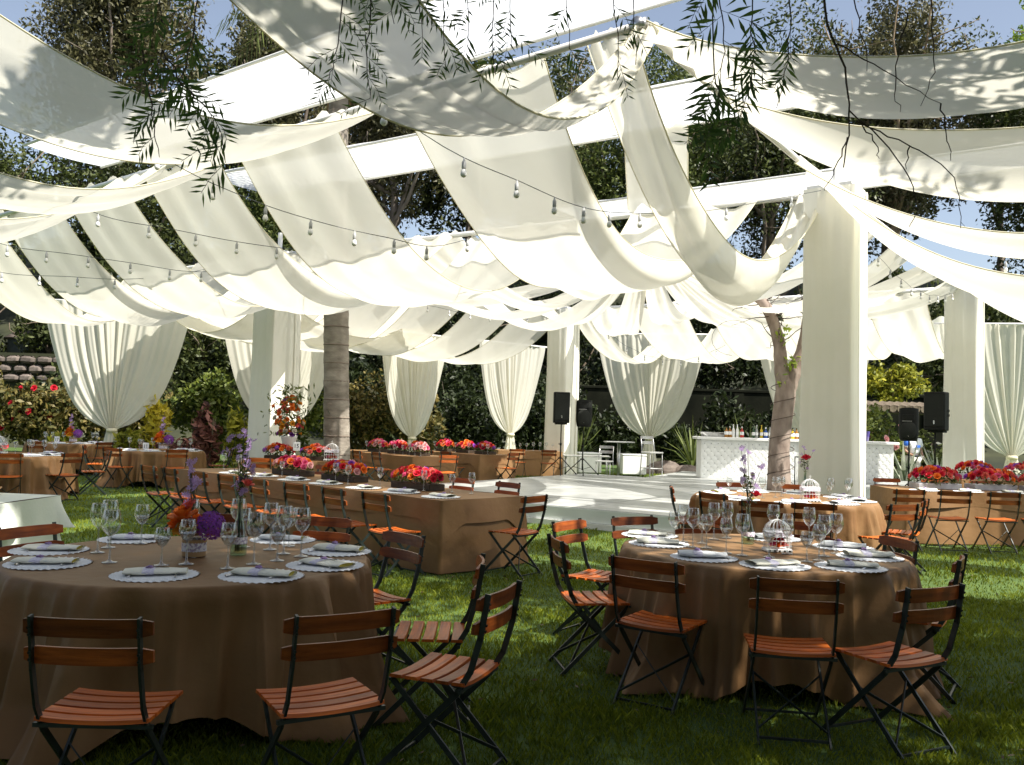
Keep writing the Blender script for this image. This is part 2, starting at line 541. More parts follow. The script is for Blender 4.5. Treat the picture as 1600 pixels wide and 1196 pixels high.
# ------------------------------------------------------------------ ceiling drapes
def strip(a0, a1, sa, b0, b1, sb, label, group, za=(ZB, ZB), zb=(ZB, ZB), nu=44, nv=22, gather=0.05, belly=0.10, seed=0, hem=True, power=1.0, curl=0.0, cat='ceiling drape', mat='fabric'):
    rs = random.Random(seed or label)
    ph = [rs.uniform(0, 6.28) for _ in range(6)]
    c = Vector(((a0.x + a1.x + b0.x + b1.x) / 4, (a0.y + a1.y + b0.y + b1.y) / 4, 0))
    def edge(p0, p1, z0, z1, sg, u):
        q = p0.lerp(p1, u)
        q.z = z0 + (z1 - z0) * u - sg * (4 * u * (1 - u)) ** power
        return q
    dir_ = (a1 - a0).normalized()
    def fn(u, v):
        p = edge(a0, a1, za[0], za[1], sa, u); q = edge(b0, b1, zb[0], zb[1], sb, u)
        r = p.lerp(q, v)
        env = math.exp(-u * 7) + math.exp(-(1 - u) * 7)
        r.z -= belly * math.sin(PI * v) * math.sin(PI * u)
        r.z += gather * env * math.sin(v * 19 + ph[0]) + 0.016 * math.sin(v * 9 + u * 3 + ph[1]) + 0.02 * math.sin(u * 8 + v * 2.5 + ph[2])
        r.z += 0.05 * math.sin(PI * u) * math.sin(v * 4.4 + u * 2.2 + ph[3])
        r += dir_ * 0.03 * math.sin(v * 6 + ph[4]) * env
        su = math.sin(PI * u)
        e2 = math.exp(-u * 3.2) + math.exp(-(1 - u) * 3.2)
        r.z += e2 * (.022 * math.sin(v * 15 + u * 9 + ph[1]) + .012 * math.sin(v * 27 - u * 14 + ph[3])) + .010 * math.sin(v * 12 + u * 15 + ph[5])
        r.z += su * 0.035 * (math.exp(-((v - .16 - .05 * math.sin(u * 4 + ph[5])) / .035) ** 2) + math.exp(-((v - .80 + .06 * math.sin(u * 3 + ph[2])) / .03) ** 2))
        if curl:
            e = max(0, (.20 - v) / .20) if curl > 0 else max(0, (v - .80) / .20)
            r.z += su * abs(curl) * e * e
            r += (q - p) * (e * e * .16 * su * (1 if curl > 0 else -1))
        return r - c
    root = empty('ceiling_drape', c)
    mb = MB()
    mb.grid(lambda u, v: fn(u, v), nu, nv)
    mb.build('fabric_panel', mat, root, smooth=True)
    if hem:
        for v in (0, 1):
            mb = MB()
            mb.tube([fn(i / nu, v) for i in range(nu + 1)], 0.008, 4)
            mb.build('hem', 'hem', root, smooth=True)
    return tag(root, label, cat, group)
v1 = Vector((-0.775, 0.632, 0))
L1 = lambda s: Q + v1 * s
AC = (C - A).normalized()
ACp = lambda s: A + AC * s
# bay between the front beam and the next one: each strip runs away from the camera
bay = [(0.05, 0.60, 0.15, 0.62, 1.75, 'twisted narrow ceiling drape hanging towards the near right post'),
       (1.1, 3.15, 1.15, 3.35, 1.68, 'wide ceiling drape over the dance floor left of the twisted one'),
       (4.3, 6.3, 4.6, 6.7, 1.66, 'wide ceiling drape directly above the palm trunk'),
       (6.7, 8.7, 7.15, 9.3, 1.64, 'ceiling drape left of the palm, its edge folded in shadow'),
       (9.25, 11.2, 9.9, 12.0, 1.62, 'ceiling drape above the left curtain, right of the outermost ones'),
       (11.6, 13.9, 12.5, 14.9, 1.6, 'ceiling drape above the round tables at far left'),
       (14.2, 16.6, 15.2, 17.7, 1.6, 'outermost ceiling drape at the left edge, partly cut by the frame')]
for k, (s0, s1, t0, t1, sg, lb) in enumerate(bay):
    strip(L1(s0), ACp(t0), sg, L1(s1), ACp(t1), sg, lb, 'ceiling drapes in the front bay', seed=20 + k,
          gather=0.075, belly=0.12 if k else 0.3, curl=(.22, .30, 0, .2, 0, .15, 0)[k])
# swags over the camera
U6 = -U * 6.2
strip(L1(0.0), L1(0.05) + U6, 1.75, L1(-0.15) + U * .1, L1(-1.5) + U6, 1.70, 'overhead swag sweeping from top centre out of frame, shaded by leaves', 'overhead swags', seed=41, gather=0.03)
strip(L1(2.6), L1(2.5) + U6, 1.18, L1(4.3), L1(4.35) + U6, 1.22, 'overhead swag at top left with soft leaf shadows', 'overhead swags', seed=42)
strip(L1(5.2), L1(5.2) + U6, 1.30, L1(6.8), L1(6.9) + U6, 1.42, 'short overhead swag at the left edge below the leaf shadowed one', 'overhead swags', seed=43)
strip(L1(7.9), L1(7.9) + U6, 1.40, L1(9.3), L1(9.4) + U6, 1.5, 'lowest overhead swag, just inside the left edge', 'overhead swags', seed=44)
# swags to the right
QA = (A - Q).normalized()
QAp = lambda t: Q + QA * t
WD = Vector((0.8, -0.6, 0)) * 6.2
strip(QAp(0.0), QAp(0.0) + WD, 0.82, QAp(1.5), QAp(1.6) + WD, 0.80, 'topmost swag on the right with dappled tree shade', 'swags on the right', seed=51, belly=0.2)
strip(QAp(1.95), QAp(2.0) + WD, 1.02, QAp(2.95), QAp(2.95) + WD, 1.2, 'second swag from the top on the right, its upper edge rolled', 'swags on the right', seed=52, belly=0.3, curl=.25)
strip(QAp(4.55), QAp(4.75) + WD, 1.25, QAp(5.3), QAp(5.5) + WD, 1.4, 'third swag from the top on the right above the bar', 'swags on the right', seed=53, belly=0.25)
strip(QAp(5.6), QAp(6.1) + WD, 1.6, QAp(6.4), QAp(7.2) + WD, 1.9, 'lowest swag on the right, falling from the near right post', 'swags on the right', seed=54, belly=0.25)
AD = (D - A).normalized()
ADp = lambda t: A + AD * t
for k, (t0, t1) in enumerate([(1.3, 2.6), (3.3, 4.7), (5.5, 6.9), (7.8, 9.2)]):
    strip(ADp(t0), ADp(t0) + WD, 1.35, ADp(t1), ADp(t1) + WD, 1.45,
          ['nearest', 'second', 'third', 'farthest'][k] + ' of the drapes fanning right beyond the near right post', 'drapes right of the near post', seed=60 + k)
# inner square: drapes rising to the centre
Mc = Vector((3.0, 20.6, 0))
def radial(p, wdt, d, lb, k, sg=1.1, zc=5.7):
    a1 = p - d * wdt / 2; b1 = p + d * wdt / 2
    dd = (p - Mc).normalized(); pr = Vector((-dd.y, dd.x, 0))
    if pr.dot(d) < 0: pr = -pr
    strip(Mc + dd * .25 - pr * 0.16, a1, sg, Mc + dd * .25 + pr * 0.16, b1, sg, lb, 'drapes gathered at the tent centre',
          za=(zc, ZB), zb=(zc, ZB), seed=70 + k, gather=0.05, hem=False)
k = 0
for nm, P_, d_, ts in (('front left', A, AC, (2.6, 5.2, 7.8, 10.3)), ('right', A, AD, (2.0, 4.6, 7.2, 9.4)),
                       ('back', B, (D - B).normalized(), (1.6, 4.0, 6.6, 9.2)), ('left', C, (B - C).normalized(), (1.6, 4.2, 6.8, 9.2))):
    for i, t in enumerate(ts):
        radial(P_ + d_ * t, 1.5, d_, ORD[i] + ' drape from the gathered tent centre to the ' + nm + ' beam', k, sg=1.0 + 0.15 * (k % 3))
        k += 1
# far left bay: from the left beam outward
CB = (B - C).normalized()
for k, t in enumerate([0.4, 2.5, 4.6, 6.7, 8.8]):
    p0 = C + CB * t; p1 = C + CB * (t + 1.75)
    strip(p0, p0 + V * 6.2, 1.55, p1, p1 + V * 6.2, 1.7, 'ceiling drape in the back left bay, ' + ORD[k] + ' counted from the palm', 'ceiling drapes in the back left bay', seed=90 + k)
# back bay, over the bar
BD = (D - B).normalized()
for k, (t, wd) in enumerate([(0.2, 0.9), (2.2, 1.8), (4.7, 1.6), (6.7, 1.9), (9.0, 1.4)]):
    p0 = B + BD * t; p1 = B + BD * (t + wd)
    strip(p0, p0 + U * 6.0, 1.35, p1, p1 + U * 6.0, 1.42, ['narrow ceiling drape just right of the far post',
          'ceiling drape above the middle back curtain', 'ceiling drape above the left end of the bar', 'broad ceiling drape above the bar bottles',
          'ceiling drape hanging beside the right hand post'][k], 'ceiling drapes in the back bay', seed=100 + k)
# left bay beyond the post by the palm
for k, t in enumerate([1.0, 3.4]):
    p0 = C + V * t; p1 = C + V * (t + 1.5)
    strip(p0, p0 + U * 6.5, 1.5, p1, p1 + U * 6.5, 1.6, ['ceiling drape behind the palm side post', 'ceiling drape above the far left curtain'][k], 'ceiling drapes behind the left post', seed=110 + k)

# flat sheeting panels higher up
def awning(n0, n1, f0, f1, z, label, cells):
    c = Vector(((n0[0] + f1[0]) / 2, (n0[1] + f1[1]) / 2, z))
    root = empty('roof_sheet', c)
    n0, n1, f0, f1 = [Vector((p[0], p[1], 0)) for p in (n0, n1, f0, f1)]
    for i in range(cells):
        mb = MB()
        def fn(a, b):
            t = (i + a * 0.998) / cells
            p = n0.lerp(n1, t).lerp(f0.lerp(f1, t), b)
            return (p.x - c.x, p.y - c.y, -0.05 * math.sin(b * PI) + 0.015 * math.sin(t * 23 + b * 3) + 0.008 * math.sin(a * PI))
        mb.grid(fn, 8, 6)
        mb.build('sheet', 'awning', root, smooth=True)
    for p, q in ((n0, n1), (f0, f1)):
        mb = MB()
        mb.tube([(p.x - c.x, p.y - c.y, -.02), (q.x - c.x, q.y - c.y, -.02)], 0.025, 6)
        mb.build('edge_tube', 'white_tube', root, smooth=True)
    return tag(root, label, 'roof sheet')
awning((-8.9, 15.9), (1.5, 7.9), (-8.1, 17.2), (2.2, 9.3), 6.3, 'flat white sheeting stretched high above the overhead swags', 9)
awning((-6.2, 17.6), (3.2, 11.4), (-5.3, 19.0), (4.1, 12.8), 6.3, 'flat white sheeting band crossing behind the twisted drape', 10)
strip(Vector((1.69, 14.27, 0)), Vector((1.83, 14.62, 0)), 0.0, Vector((2.6, 13.66, 0)), Vector((2.73, 14.2, 0)), 0.0,
      'short pleated drape hanging from the white sheeting down to the beam', 'short hanging drapes', za=(6.28, 5.12), zb=(6.28, 5.12), seed=120, gather=0.05, belly=0)
awning((0.8, 19.4), (9.2, 13.4), (1.7, 20.6), (10.0, 14.6), 6.3, 'flat white sheeting seen right of the near post', 6)

# ------------------------------------------------------------------ tied curtains
def curtain(p, face, W, ztop, ztie, label, seed):
    """face: direction of the curtain's width"""
    rs = random.Random(seed)
    ph = rs.uniform(0, 6)
    root = empty('tied_curtain', (p[0], p[1], 0), math.atan2(face[1], face[0]))
    mb = MB()
    H_ = ztop - ztie
    def fn(a_, t):
        a = a_ * 2 - 1
        aa = abs(a)
        e = 1 + 5.0 * aa ** 2
        x = a * W / 2 * (1 - .60 * aa * t) * (1 - t ** e) + a * 0.10 * t ** e
        fall = t ** (1 / (1 + 0.35 * aa ** 2))
        z = ztop - H_ * fall - 0.32 * aa ** 4 * (max(0, math.sin(PI * min(1, t * 1.04)))) ** 0.8 * t
        pl = (0.075 * (1 - 0.5 * t)) * (1 - 0.85 * aa ** 3)
        y = pl * (.62 * math.sin(a * 30 + 5 * math.sin(a * 3 + ph)) + .5 * math.sin(a * 58 + 4 * math.sin(a * 2.3 + ph)) * (1 - .4 * aa)) + 0.05 * math.sin(a * 11 + ph + t * 1.5) * (1 - t) + 0.25 * aa ** 3 * t * (1 - t) * 1.5
        x += 0.02 * math.sin(a * 25 + ph) * (1 - t)
        return (x, y, z)
    mb.grid(fn, 200, 34)
    mb.build('gathered_cloth', 'curtain', root, smooth=True)
    mb = MB()
    def tail(a, t):
        an = a * 2 * PI
        r = 0.11 + 0.17 * t ** 0.8
        rr = r * (1 + 0.16 * math.sin(an * 9 + ph))
        return (rr * math.cos(an), rr * 0.65 * math.sin(an), ztie + 0.03 - (ztie - 0.04) * t)
    mb.grid(tail, 60, 14, closed=True)
    mb.build('cloth_tail', 'curtain', root, smooth=True)
    mb = MB()
    mb.lathe([(0.10, -0.05), (0.145, -0.04), (0.15, 0.02), (0.11, 0.06)], 16, (0, 0, ztie))
    mb.build('tie_band', 'hem', root, smooth=True)
    mb = MB()
    mb.tube([(-W / 2 - .1, 0, ztop), (W / 2 + .1, 0, ztop)], 0.035, 6)
    mb.build('hanging_rail', 'white_tube', root, smooth=True)
    return tag(root, label, 'curtain', 'tied curtains round the tent')
curtain((-11.1, 25.0), (0.95, 0.12), 4.0, 4.6, 1.03, 'large cream curtain tied in the middle at far left', 1)
curtain((-7.35, 28.6), (0.75, 0.45), 3.9, 4.7, 1.15, 'cream curtain half hidden by the palm side post', 2)
curtain((-3.3, 30.2), (0.58, 0.62), 3.0, 4.5, 0.95, 'narrow bright cream curtain right of the palm', 3)
curtain((0.0, 32.0), (0.68, 0.58), 3.1, 4.4, 1.15, 'shaded cream curtain left of the far post', 4)
curtain((4.95, 32.0), (0.97, -0.2), 3.9, 4.9, 1.15, 'wide cream curtain behind the metal chairs', 5)
curtain((9.95, 29.6), (0.8, -0.55), 3.9, 4.9, 1.15, 'cream curtain behind the forked tree and the bar', 6)
curtain((13.75, 24.6), (0.95, -0.2), 3.8, 4.7, 1.02, 'yellowish cream curtain at the right edge', 7)

# ------------------------------------------------------------------ string lights
def spline(P, t):
    n = len(P) - 1
    f = min(max(t, 0), 1) * n; i = min(int(f), n - 1); f -= i
    p1, p2 = P[i], P[i + 1]
    p0 = P[i - 1] if i else p1 * 2 - p2
    p3 = P[i + 2] if i + 2 <= n else p2 * 2 - p1
    return (p1 * 2 + (p2 - p0) * f + (p0 * 2 - p1 * 5 + p2 * 4 - p3) * f * f + (p1 * 3 - p0 - p2 * 3 + p3) * f ** 3) * .5
def string_light(a, b, sag, n, label, ph=0.5, path=None):
    a = Vector(a); b = Vector(b)
    root = empty('string_light', (a + b) / 2)
    c = (a + b) / 2
    PP = [Vector(p) for p in path] if path else None
    def pt(t):
        if PP: return spline(PP, t) - c
        p = a.lerp(b, t); p.z -= sag * 4 * t * (1 - t) + 0.015 * math.sin(t * 40)
        return p - c
    mb = MB(); mb.tube([pt(i / 40) for i in range(41)], 0.0042, 4)
    mb.build('cable', 'iron', root)
    for i in range(n):
        p = pt((i + ph) / n)
        mb = MB()
        mb.lathe([(0.006, 0.0), (0.012, -0.03), (0.019, -0.035), (0.019, -0.09), (0.016, -0.10)], 8, p, capt=True)
        s_ = mb.build('socket', 'stud', root, smooth=True)
        mb = MB()
        mb.lathe([(0.016, -0.10), (0.025, -0.120), (0.029, -0.14), (0.024, -0.160), (0.010, -0.170), (0.001, -0.171)], 10, p, capb=False)
        mb.build('bulb', 'white', root, smooth=True)
    return tag(root, label, 'string light', 'strings of white bulbs')
def string_path(path, n, label, ph=0.5):
    return string_light(path[0], path[-1], 0, n, label, ph, path)
string_path([(-2.3, 6.3, 4.9), (-.85, 7.2, 3.93), (.06, 8.3, 3.80), (.69, 9.2, 3.81), (1.32, 10.0, 3.96), (2.42, 11.3, 4.33), (4.45, 13.0, 5.1)], 11, 'bulb string crossing the wide drape over the dance floor')
string_path([(-4.5, 9.2, 4.9), (-3.63, 9.0, 4.16), (-2.79, 9.2, 3.80), (-2.1, 9.5, 3.64), (-1.46, 10.0, 3.60), (-.92, 10.7, 3.66), (-.3, 13.0, 4.4), (-.57, 15.9, 5.05)], 11, 'bulb string slung across the drape above the palm')
string_path([(-6.3, 11.6, 4.6), (-5.42, 11.5, 4.10), (-4.55, 11.8, 3.99), (-3.83, 12.2, 3.93), (-3.25, 13.0, 4.0), (-3.0, 14.0, 4.2), (-2.9, 17.6, 5.05)], 9, 'bulb string left of the palm under the folded drape')
string_path([(-8.2, 13.0, 4.2), (-7.43, 13.0, 3.93), (-6.65, 13.2, 3.87), (-5.88, 13.6, 3.83), (-5.22, 14.2, 3.82), (-4.98, 15.5, 4.1), (-4.6, 18.6, 5.0)], 9, 'upper bulb string at the far left')
string_path([(-9.1, 14.3, 3.95), (-8.29, 14.5, 3.75), (-7.45, 14.8, 3.77), (-6.67, 15.3, 3.83), (-6.2, 16.8, 4.2), (-6.0, 19.6, 5.0)], 8, 'lower bulb string at the far left above the curtain')
string_light((2.6, 27.0, 4.6), (6.6, 27.8, 4.2), 0.75, 7, 'bulb string drooping above the back curtain by the bar')
string_light((1.7, 27.2, 5.0), (-4.6, 20.6, 5.0), 0.5, 12, 'bulb string along the back left bay')
string_light((5.0, 13.6, 5.0), (10.5, 21.2, 5.0), 0.55, 11, 'bulb string running back along the right hand beam')
string_light((6.3, 12.6, 4.6), (12.6, 17.0, 4.6), 0.7, 9, 'bulb string in the lowest swag on the right')
string_light((-0.6, 15.9, 5.05), (3.0, 20.4, 5.3), 0.6, 7, 'bulb string rising to the gathered tent centre')
# ------------------------------------------------------------------ folding chairs
def slat_back(z0, z1, y, halfw):
    mb = MB()
    def fn(a, b):
        x = (a - .5) * 2 * halfw
        return x, y - 0.03 * (1 - (x / halfw) ** 2) + 0.012, z0 + (z1 - z0) * b
    n = 10
    for off in (0,):
        vs = []
        for i in range(n + 1):
            x, yy, _ = fn(i / n, 0)
            e = 0.010 if i in (0, n) else 0.0
            lean = 0.10 * (z1 - z0)
            for (dy, zz) in ((-.007, z0 + e), (.007, z0 + e), (.007, z1 - e), (-.007, z1 - e)):
                vs.append((x, yy + dy - (lean if zz > (z0 + z1) / 2 else 0), zz))
        fs = []
        for i in range(n):
            for k in range(4):
                fs.append((i * 4 + k, (i + 1) * 4 + k, (i + 1) * 4 + (k + 1) % 4, i * 4 + (k + 1) % 4))
        fs.append((0, 1, 2, 3)); fs.append((n * 4 + 3, n * 4 + 2, n * 4 + 1, n * 4))
        mb.add(vs, fs)
    return mb
def seat_slat(y, hw, wdt=0.062):
    mb = MB()
    n = 8; vs = []
    for i in range(n + 1):
        x = -hw + 2 * hw * i / n
        z = 0.452 - 0.012 * (1 - (x / hw) ** 2)
        e = 0.004 if i in (0, n) else 0
        for (dy, dz) in ((-wdt / 2, 0.0), (-wdt / 2 + .004, .014), (wdt / 2 - .004, .014), (wdt / 2, 0.0)):
            vs.append((x, y + dy, z + dz - 0.014))
    fs = []
    for i in range(n):
        for k in range(4):
            fs.append((i * 4 + k, i * 4 + (k + 1) % 4, (i + 1) * 4 + (k + 1) % 4, (i + 1) * 4 + k))
    fs.append((3, 2, 1, 0)); fs.append((n * 4, n * 4 + 1, n * 4 + 2, n * 4 + 3))
    mb.add(vs, fs)
    return mb
SY = [-0.165 + 0.0735 * i for i in range(5)]
def chair_legs(x):                      # long flat bar: front foot, seat, up to the back
    mb = MB()
    P = [(x, 0.245, 0.0), (x, -0.155, 0.40), (x, -0.215, 0.50), (x, -0.255, 0.64), (x, -0.285, 0.825)]
    for a, b in zip(P[:-1], P[1:]):
        a = Vector(a); b = Vector(b); d = (b - a).normalized() * .006
        mb.bar(a - d, b + d, 0.010, 0.026, up=(0, 1, 0))
    for z, y in ((0.79, -0.281), (0.765, -0.277), (0.70, -0.267), (0.675, -0.263)):
        mb.lathe([(0.006, 0), (0.006, 0.004)], 6, (0, 0, 0))
        k = len(mb.v) - 12
        for q in range(12):
            vx, vy, vz = mb.v[k + q]
            mb.v[k + q] = (x + vx, y - 0.014 - vz, z + vy)
    return mb
def short_leg(x):
    mb = MB()
    mb.bar((x, 0.17, 0.432), (x, -0.265, 0.0), 0.010, 0.024, up=(0, 1, 0))
    return mb
def cross(y, z, hw, r=0.006):
    mb = MB(); mb.bar((-hw, y, z), (hw, y, z), r * 2, r * 2); return mb
def make_chair(full):
    root = empty('folding_chair')
    if full:
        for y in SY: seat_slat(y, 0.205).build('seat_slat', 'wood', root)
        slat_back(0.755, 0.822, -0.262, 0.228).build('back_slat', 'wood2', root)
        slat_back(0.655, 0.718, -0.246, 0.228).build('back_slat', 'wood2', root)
        for x in (-.19, .19): chair_legs(x).build('long_leg', 'iron', root)
        for x in (-.172, .172): short_leg(x).build('short_leg', 'iron', root)
        cross(-0.235, 0.03, .172).build('foot_bar', 'iron', root)
        cross(0.215, 0.03, .19).build('foot_bar', 'iron', root)
        cross(-0.175, 0.418, .215, 0.008).build('seat_bar', 'iron', root)
        cross(0.165, 0.425, .19).build('seat_bar', 'iron', root)
        mb = MB()
        mb.bar((-.172, .02, .285), (.172, -0.21, .062), 0.016, 0.005, up=(0, 1, 0.9))
        mb.bar((.172, .023, .285), (-.172, -0.207, .062), 0.016, 0.005, up=(0, 1, 0.9))
        mb.build('cross_brace', 'iron', root)
    else:
        mb = MB()
        for y in SY:
            s = seat_slat(y, 0.205); mb.add(s.v, s.f)
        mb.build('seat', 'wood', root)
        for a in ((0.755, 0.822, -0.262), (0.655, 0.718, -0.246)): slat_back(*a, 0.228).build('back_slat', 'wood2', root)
        mb = MB()
        for x in (-.19, .19):
            s = chair_legs(x); mb.add(s.v, s.f)
        for x in (-.172, .172):
            s = short_leg(x); mb.add(s.v, s.f)
        for a in ((-0.235, 0.03, .172), (0.215, 0.03, .19), (-0.175, 0.418, .215)):
            s = cross(*a); mb.add(s.v, s.f)
        mb.build('frame', 'iron', root)
    return root
CH = {True: [make_chair(True), False], False: [make_chair(False), False]}
def chair(x, y, ang, label, group, full=True, z=0.0):
    """ang: direction (degrees, from +x) the sitter faces"""
    rz = rad(ang) - PI / 2
    proto, used = CH[full]
    if not used:
        proto.location = (x, y, z); proto.rotation_euler = (0, 0, rz)
        CH[full][1] = True
        o = proto
    else:
        o = dup(proto, (x, y, z), rz)
    return tag(o, label, 'chair', group)
def chair_back(bx, by, tx, ty, label, group, full=True, turn=0):
    """place by the middle of the backrest, facing the point (tx, ty)"""
    a = math.atan2(ty - by, tx - bx) + rad(turn)
    chair(bx + 0.27 * math.cos(a), by + 0.27 * math.sin(a), math.degrees(a), label, group, full)
T1 = (-1.75, 5.06); T2 = (1.70, 6.05); T3 = (3.35, 10.95)
G1 = 'folding chairs round the front left table'; G2 = 'folding chairs round the front right table'
G3 = 'folding chairs round the sunlit table'
chair_back(-1.47, 3.19, -1.50, 5.0, 'folding chair with its back to us, front left of the left round table', G1)
chair_back(-0.60, 3.40, *T1, 'folding chair turned slightly, right of the one facing away at the left round table', G1, turn=-4)
chair_back(-0.02, 3.98, -1.6, 5.0, 'folding chair seen from its side with light on its curved seat, front left table', G1, turn=12)
chair_back(-0.14, 4.78, -1.6, 5.0, 'folding chair with sunlit pale back slats right of the front left table', G1, turn=10)
chair_back(-0.66, 5.80, -1.6, 5.0, 'folding chair between the left round table and the long table corner', G1)
chair_back(-1.35, 6.62, *T1, 'folding chair on the far side of the left round table behind the bottle vase', G1)
chair_back(-2.15, 6.62, *T1, 'folding chair on the far side of the left round table, left of the rose jar', G1)
chair_back(-2.98, 5.62, *T1, 'folding chair cut by the left edge in front of the white buffet cloth', G1)
chair_back(-2.72, 3.85, -1.9, 5.0, 'folding chair cut by the left edge at the bottom, only its seat in view', G1)
chair_back(0.76, 4.98, 1.6, 6.0, 'folding chair with orange seat, front left of the right round table', G2, turn=6)
chair_back(1.44, 4.47, 1.66, 6.0, 'folding chair with its back to the camera before the right round table', G2)
chair_back(2.06, 4.36, 1.7, 6.0, 'folding chair turned left, front right of the right round table', G2, turn=14)
chair_back(2.72, 5.42, *T2, 'folding chair with dull slats just outside the right round table', G2)
chair_back(0.32, 5.78, 1.5, 5.9, 'folding chair seen from its side left of the right round table', G2, turn=4)
chair_back(0.46, 6.85, 1.5, 6.1, 'folding chair farther left of the right round table, nearest the dance floor', G2)
chair_back(1.02, 7.32, *T2, 'folding chair on the far left side of the right round table before the white fascia', G2)
chair_back(1.62, 7.55, *T2, 'folding chair mostly hidden behind the glasses of the right round table', G2)
chair_back(2.42, 7.30, *T2, 'folding chair behind the birdcage on the far side of the right round table', G2)
chair_back(2.76, 6.35, *T2, 'folding chair at the right end of the right round table before another chair', G2, turn=-8)
chair_back(2.33, 10.30, *T3, 'folding chair left of the sunlit round table, facing the post', G3)
chair_back(2.02, 11.15, *T3, 'folding chair seen edge on at the dance floor side of the sunlit table', G3)
chair_back(3.14, 9.25, *T3, 'folding chair with a dark back before the pink lit cloth', G3, turn=-8)
chair_back(2.62, 9.35, 3.3, 10.9, 'folding chair in front of the sunlit table, behind the birdcage', G3)
chair_back(4.15, 9.45, *T3, 'folding chair with orange seat right of the sunlit table cloth', G3, turn=-4)
chair_back(4.70, 10.15, *T3, 'folding chair right of the sunlit table with its slats in shade', G3)
chair_back(3.1, 12.55, *T3, 'folding chair on the far side of the sunlit table left of the tall post', G3)
chair_back(4.0, 12.45, *T3, 'folding chair on the far side of the sunlit table at the foot of the post', G3)
# ------------------------------------------------------------------ tables
def round_table(c, R, label, cl_label, rot=0.0, seed=0, half=1.55, wave=1.0, cat='table'):
    rs = random.Random(seed)
    root = empty('round_table', (c[0], c[1], 0))
    mb = MB(); mb.lathe([(R - .09, 0.712), (R - .08, 0.715), (R - .08, 0.733), (R - .09, 0.736)], 40, capt=True)
    mb.build('table_top', 'wood2', root)
    for k in range(4):
        a = PI / 4 + k * PI / 2
        mb = MB(); mb.tube([(0.5 * R * math.cos(a), 0.5 * R * math.sin(a), .715), (0.62 * R * math.cos(a), 0.62 * R * math.sin(a), 0.0)], 0.016, 8)
        mb.build('leg', 'iron', root, smooth=True)
    tag(root, label, 'table', 'round tables under the brown cloths')
    ph = [rs.uniform(0, 6.28) for _ in range(5)]
    NT = 300
    ridges = [(rs.uniform(0, 6.28), rs.uniform(-.18, .18), rs.uniform(.03, .075) * rs.choice((1, 1, -.6)), rs.uniform(.035, .07)) for _ in range(13)]
    def hem(th):
        d = half / max(abs(math.cos(th - rot)), abs(math.sin(th - rot)))
        drop = d - R
        return max(0.014, 0.748 - drop), max(0, drop - 0.735)
    def fn(a, b):
        th = a * 2 * PI
        if b < 0.4:
            r = R * (b / 0.4) ** 0.8
            z = 0.750 + 0.0025 * math.sin(th * 3 + r * 5 + ph[0]) * (b / .4)
            if b > 0.38: z -= 0.001
            return (r * math.cos(th), r * math.sin(th), z)
        t = (b - 0.4) / 0.6
        zb, ex = hem(th)
        z = 0.748 - (0.748 - zb) * t
        k = (0.748 - z) / 0.75
        dev = (0.5 + 0.5 * math.cos(4 * (th - rot - PI / 4)))
        fl = 0.012 * min(1, t * 12) + k * (0.06 + 0.16 * dev ** 2) + ex * 0.35 * max(0, t - .75) * 4
        s1 = math.sin(8 * th + ph[1] + 1.3 * math.sin(2 * th + ph[0])); s2 = math.sin(13 * th + ph[2] + .8 * math.sin(3 * th))
        f = (0.100 * (1 - 2 * abs(s1) ** .6) + 0.066 * (1 - 2 * abs(s2) ** .55) + 0.024 * math.sin(23 * th + ph[3] + 3 * k)) * k ** 0.6 * wave
        f += 0.02 * math.sin(5 * th + ph[4] + 6 * k) * k
        for (t0, dr, am, wd) in ridges:
            dd = (th - t0 - dr * k + PI) % (2 * PI) - PI
            f += am * k ** .45 * math.exp(-(dd / (wd * (.5 + k))) ** 2)
        r = R + fl + f
        if t < .06: r -= 0.010 * (1 - t / .06)
        return (r * math.cos(th), r * math.sin(th), z)
    mb = MB(); mb.grid(fn, NT, 46, closed=True)
    cl = mb.build('tablecloth', 'cloth', None, smooth=True, loc=(c[0], c[1], 0))
    tag(cl, cl_label, 'tablecloth', 'brown tablecloths on round tables')
round_table(T1, 0.97, 'round table under the shaded brown cloth, front left', 'brown satin cloth on the front left round table, its corners trailing on the lawn', rad(18), 1)
round_table(T2, 0.93, 'round table under the shaded brown cloth, front right', 'brown satin cloth on the front right round table, reaching into deep shade', rad(-8), 2)
round_table(T3, 1.08, 'round table under the sunlit cloth below the tall post', 'brown cloth turned pink by sunlight on the round table below the tall post', rad(10), 3)
TL1 = (-8.75, 15.9); TL2 = (-10.9, 22.2); TL3 = (-7.6, 19.4)
round_table(TL1, 0.95, 'round table at the left edge beyond the white buffet', 'sunlit brown cloth on the round table at the left edge', 0.3, 4)
round_table(TL2, 0.95, 'round table under the tail of the large left curtain', 'brown cloth on the round table under the large left curtain', 0.7, 5)
round_table(TL3, 0.95, 'round table between the large curtain and the long table', 'brown cloth with pale folds on the round table left of the long table', 0.1, 6)

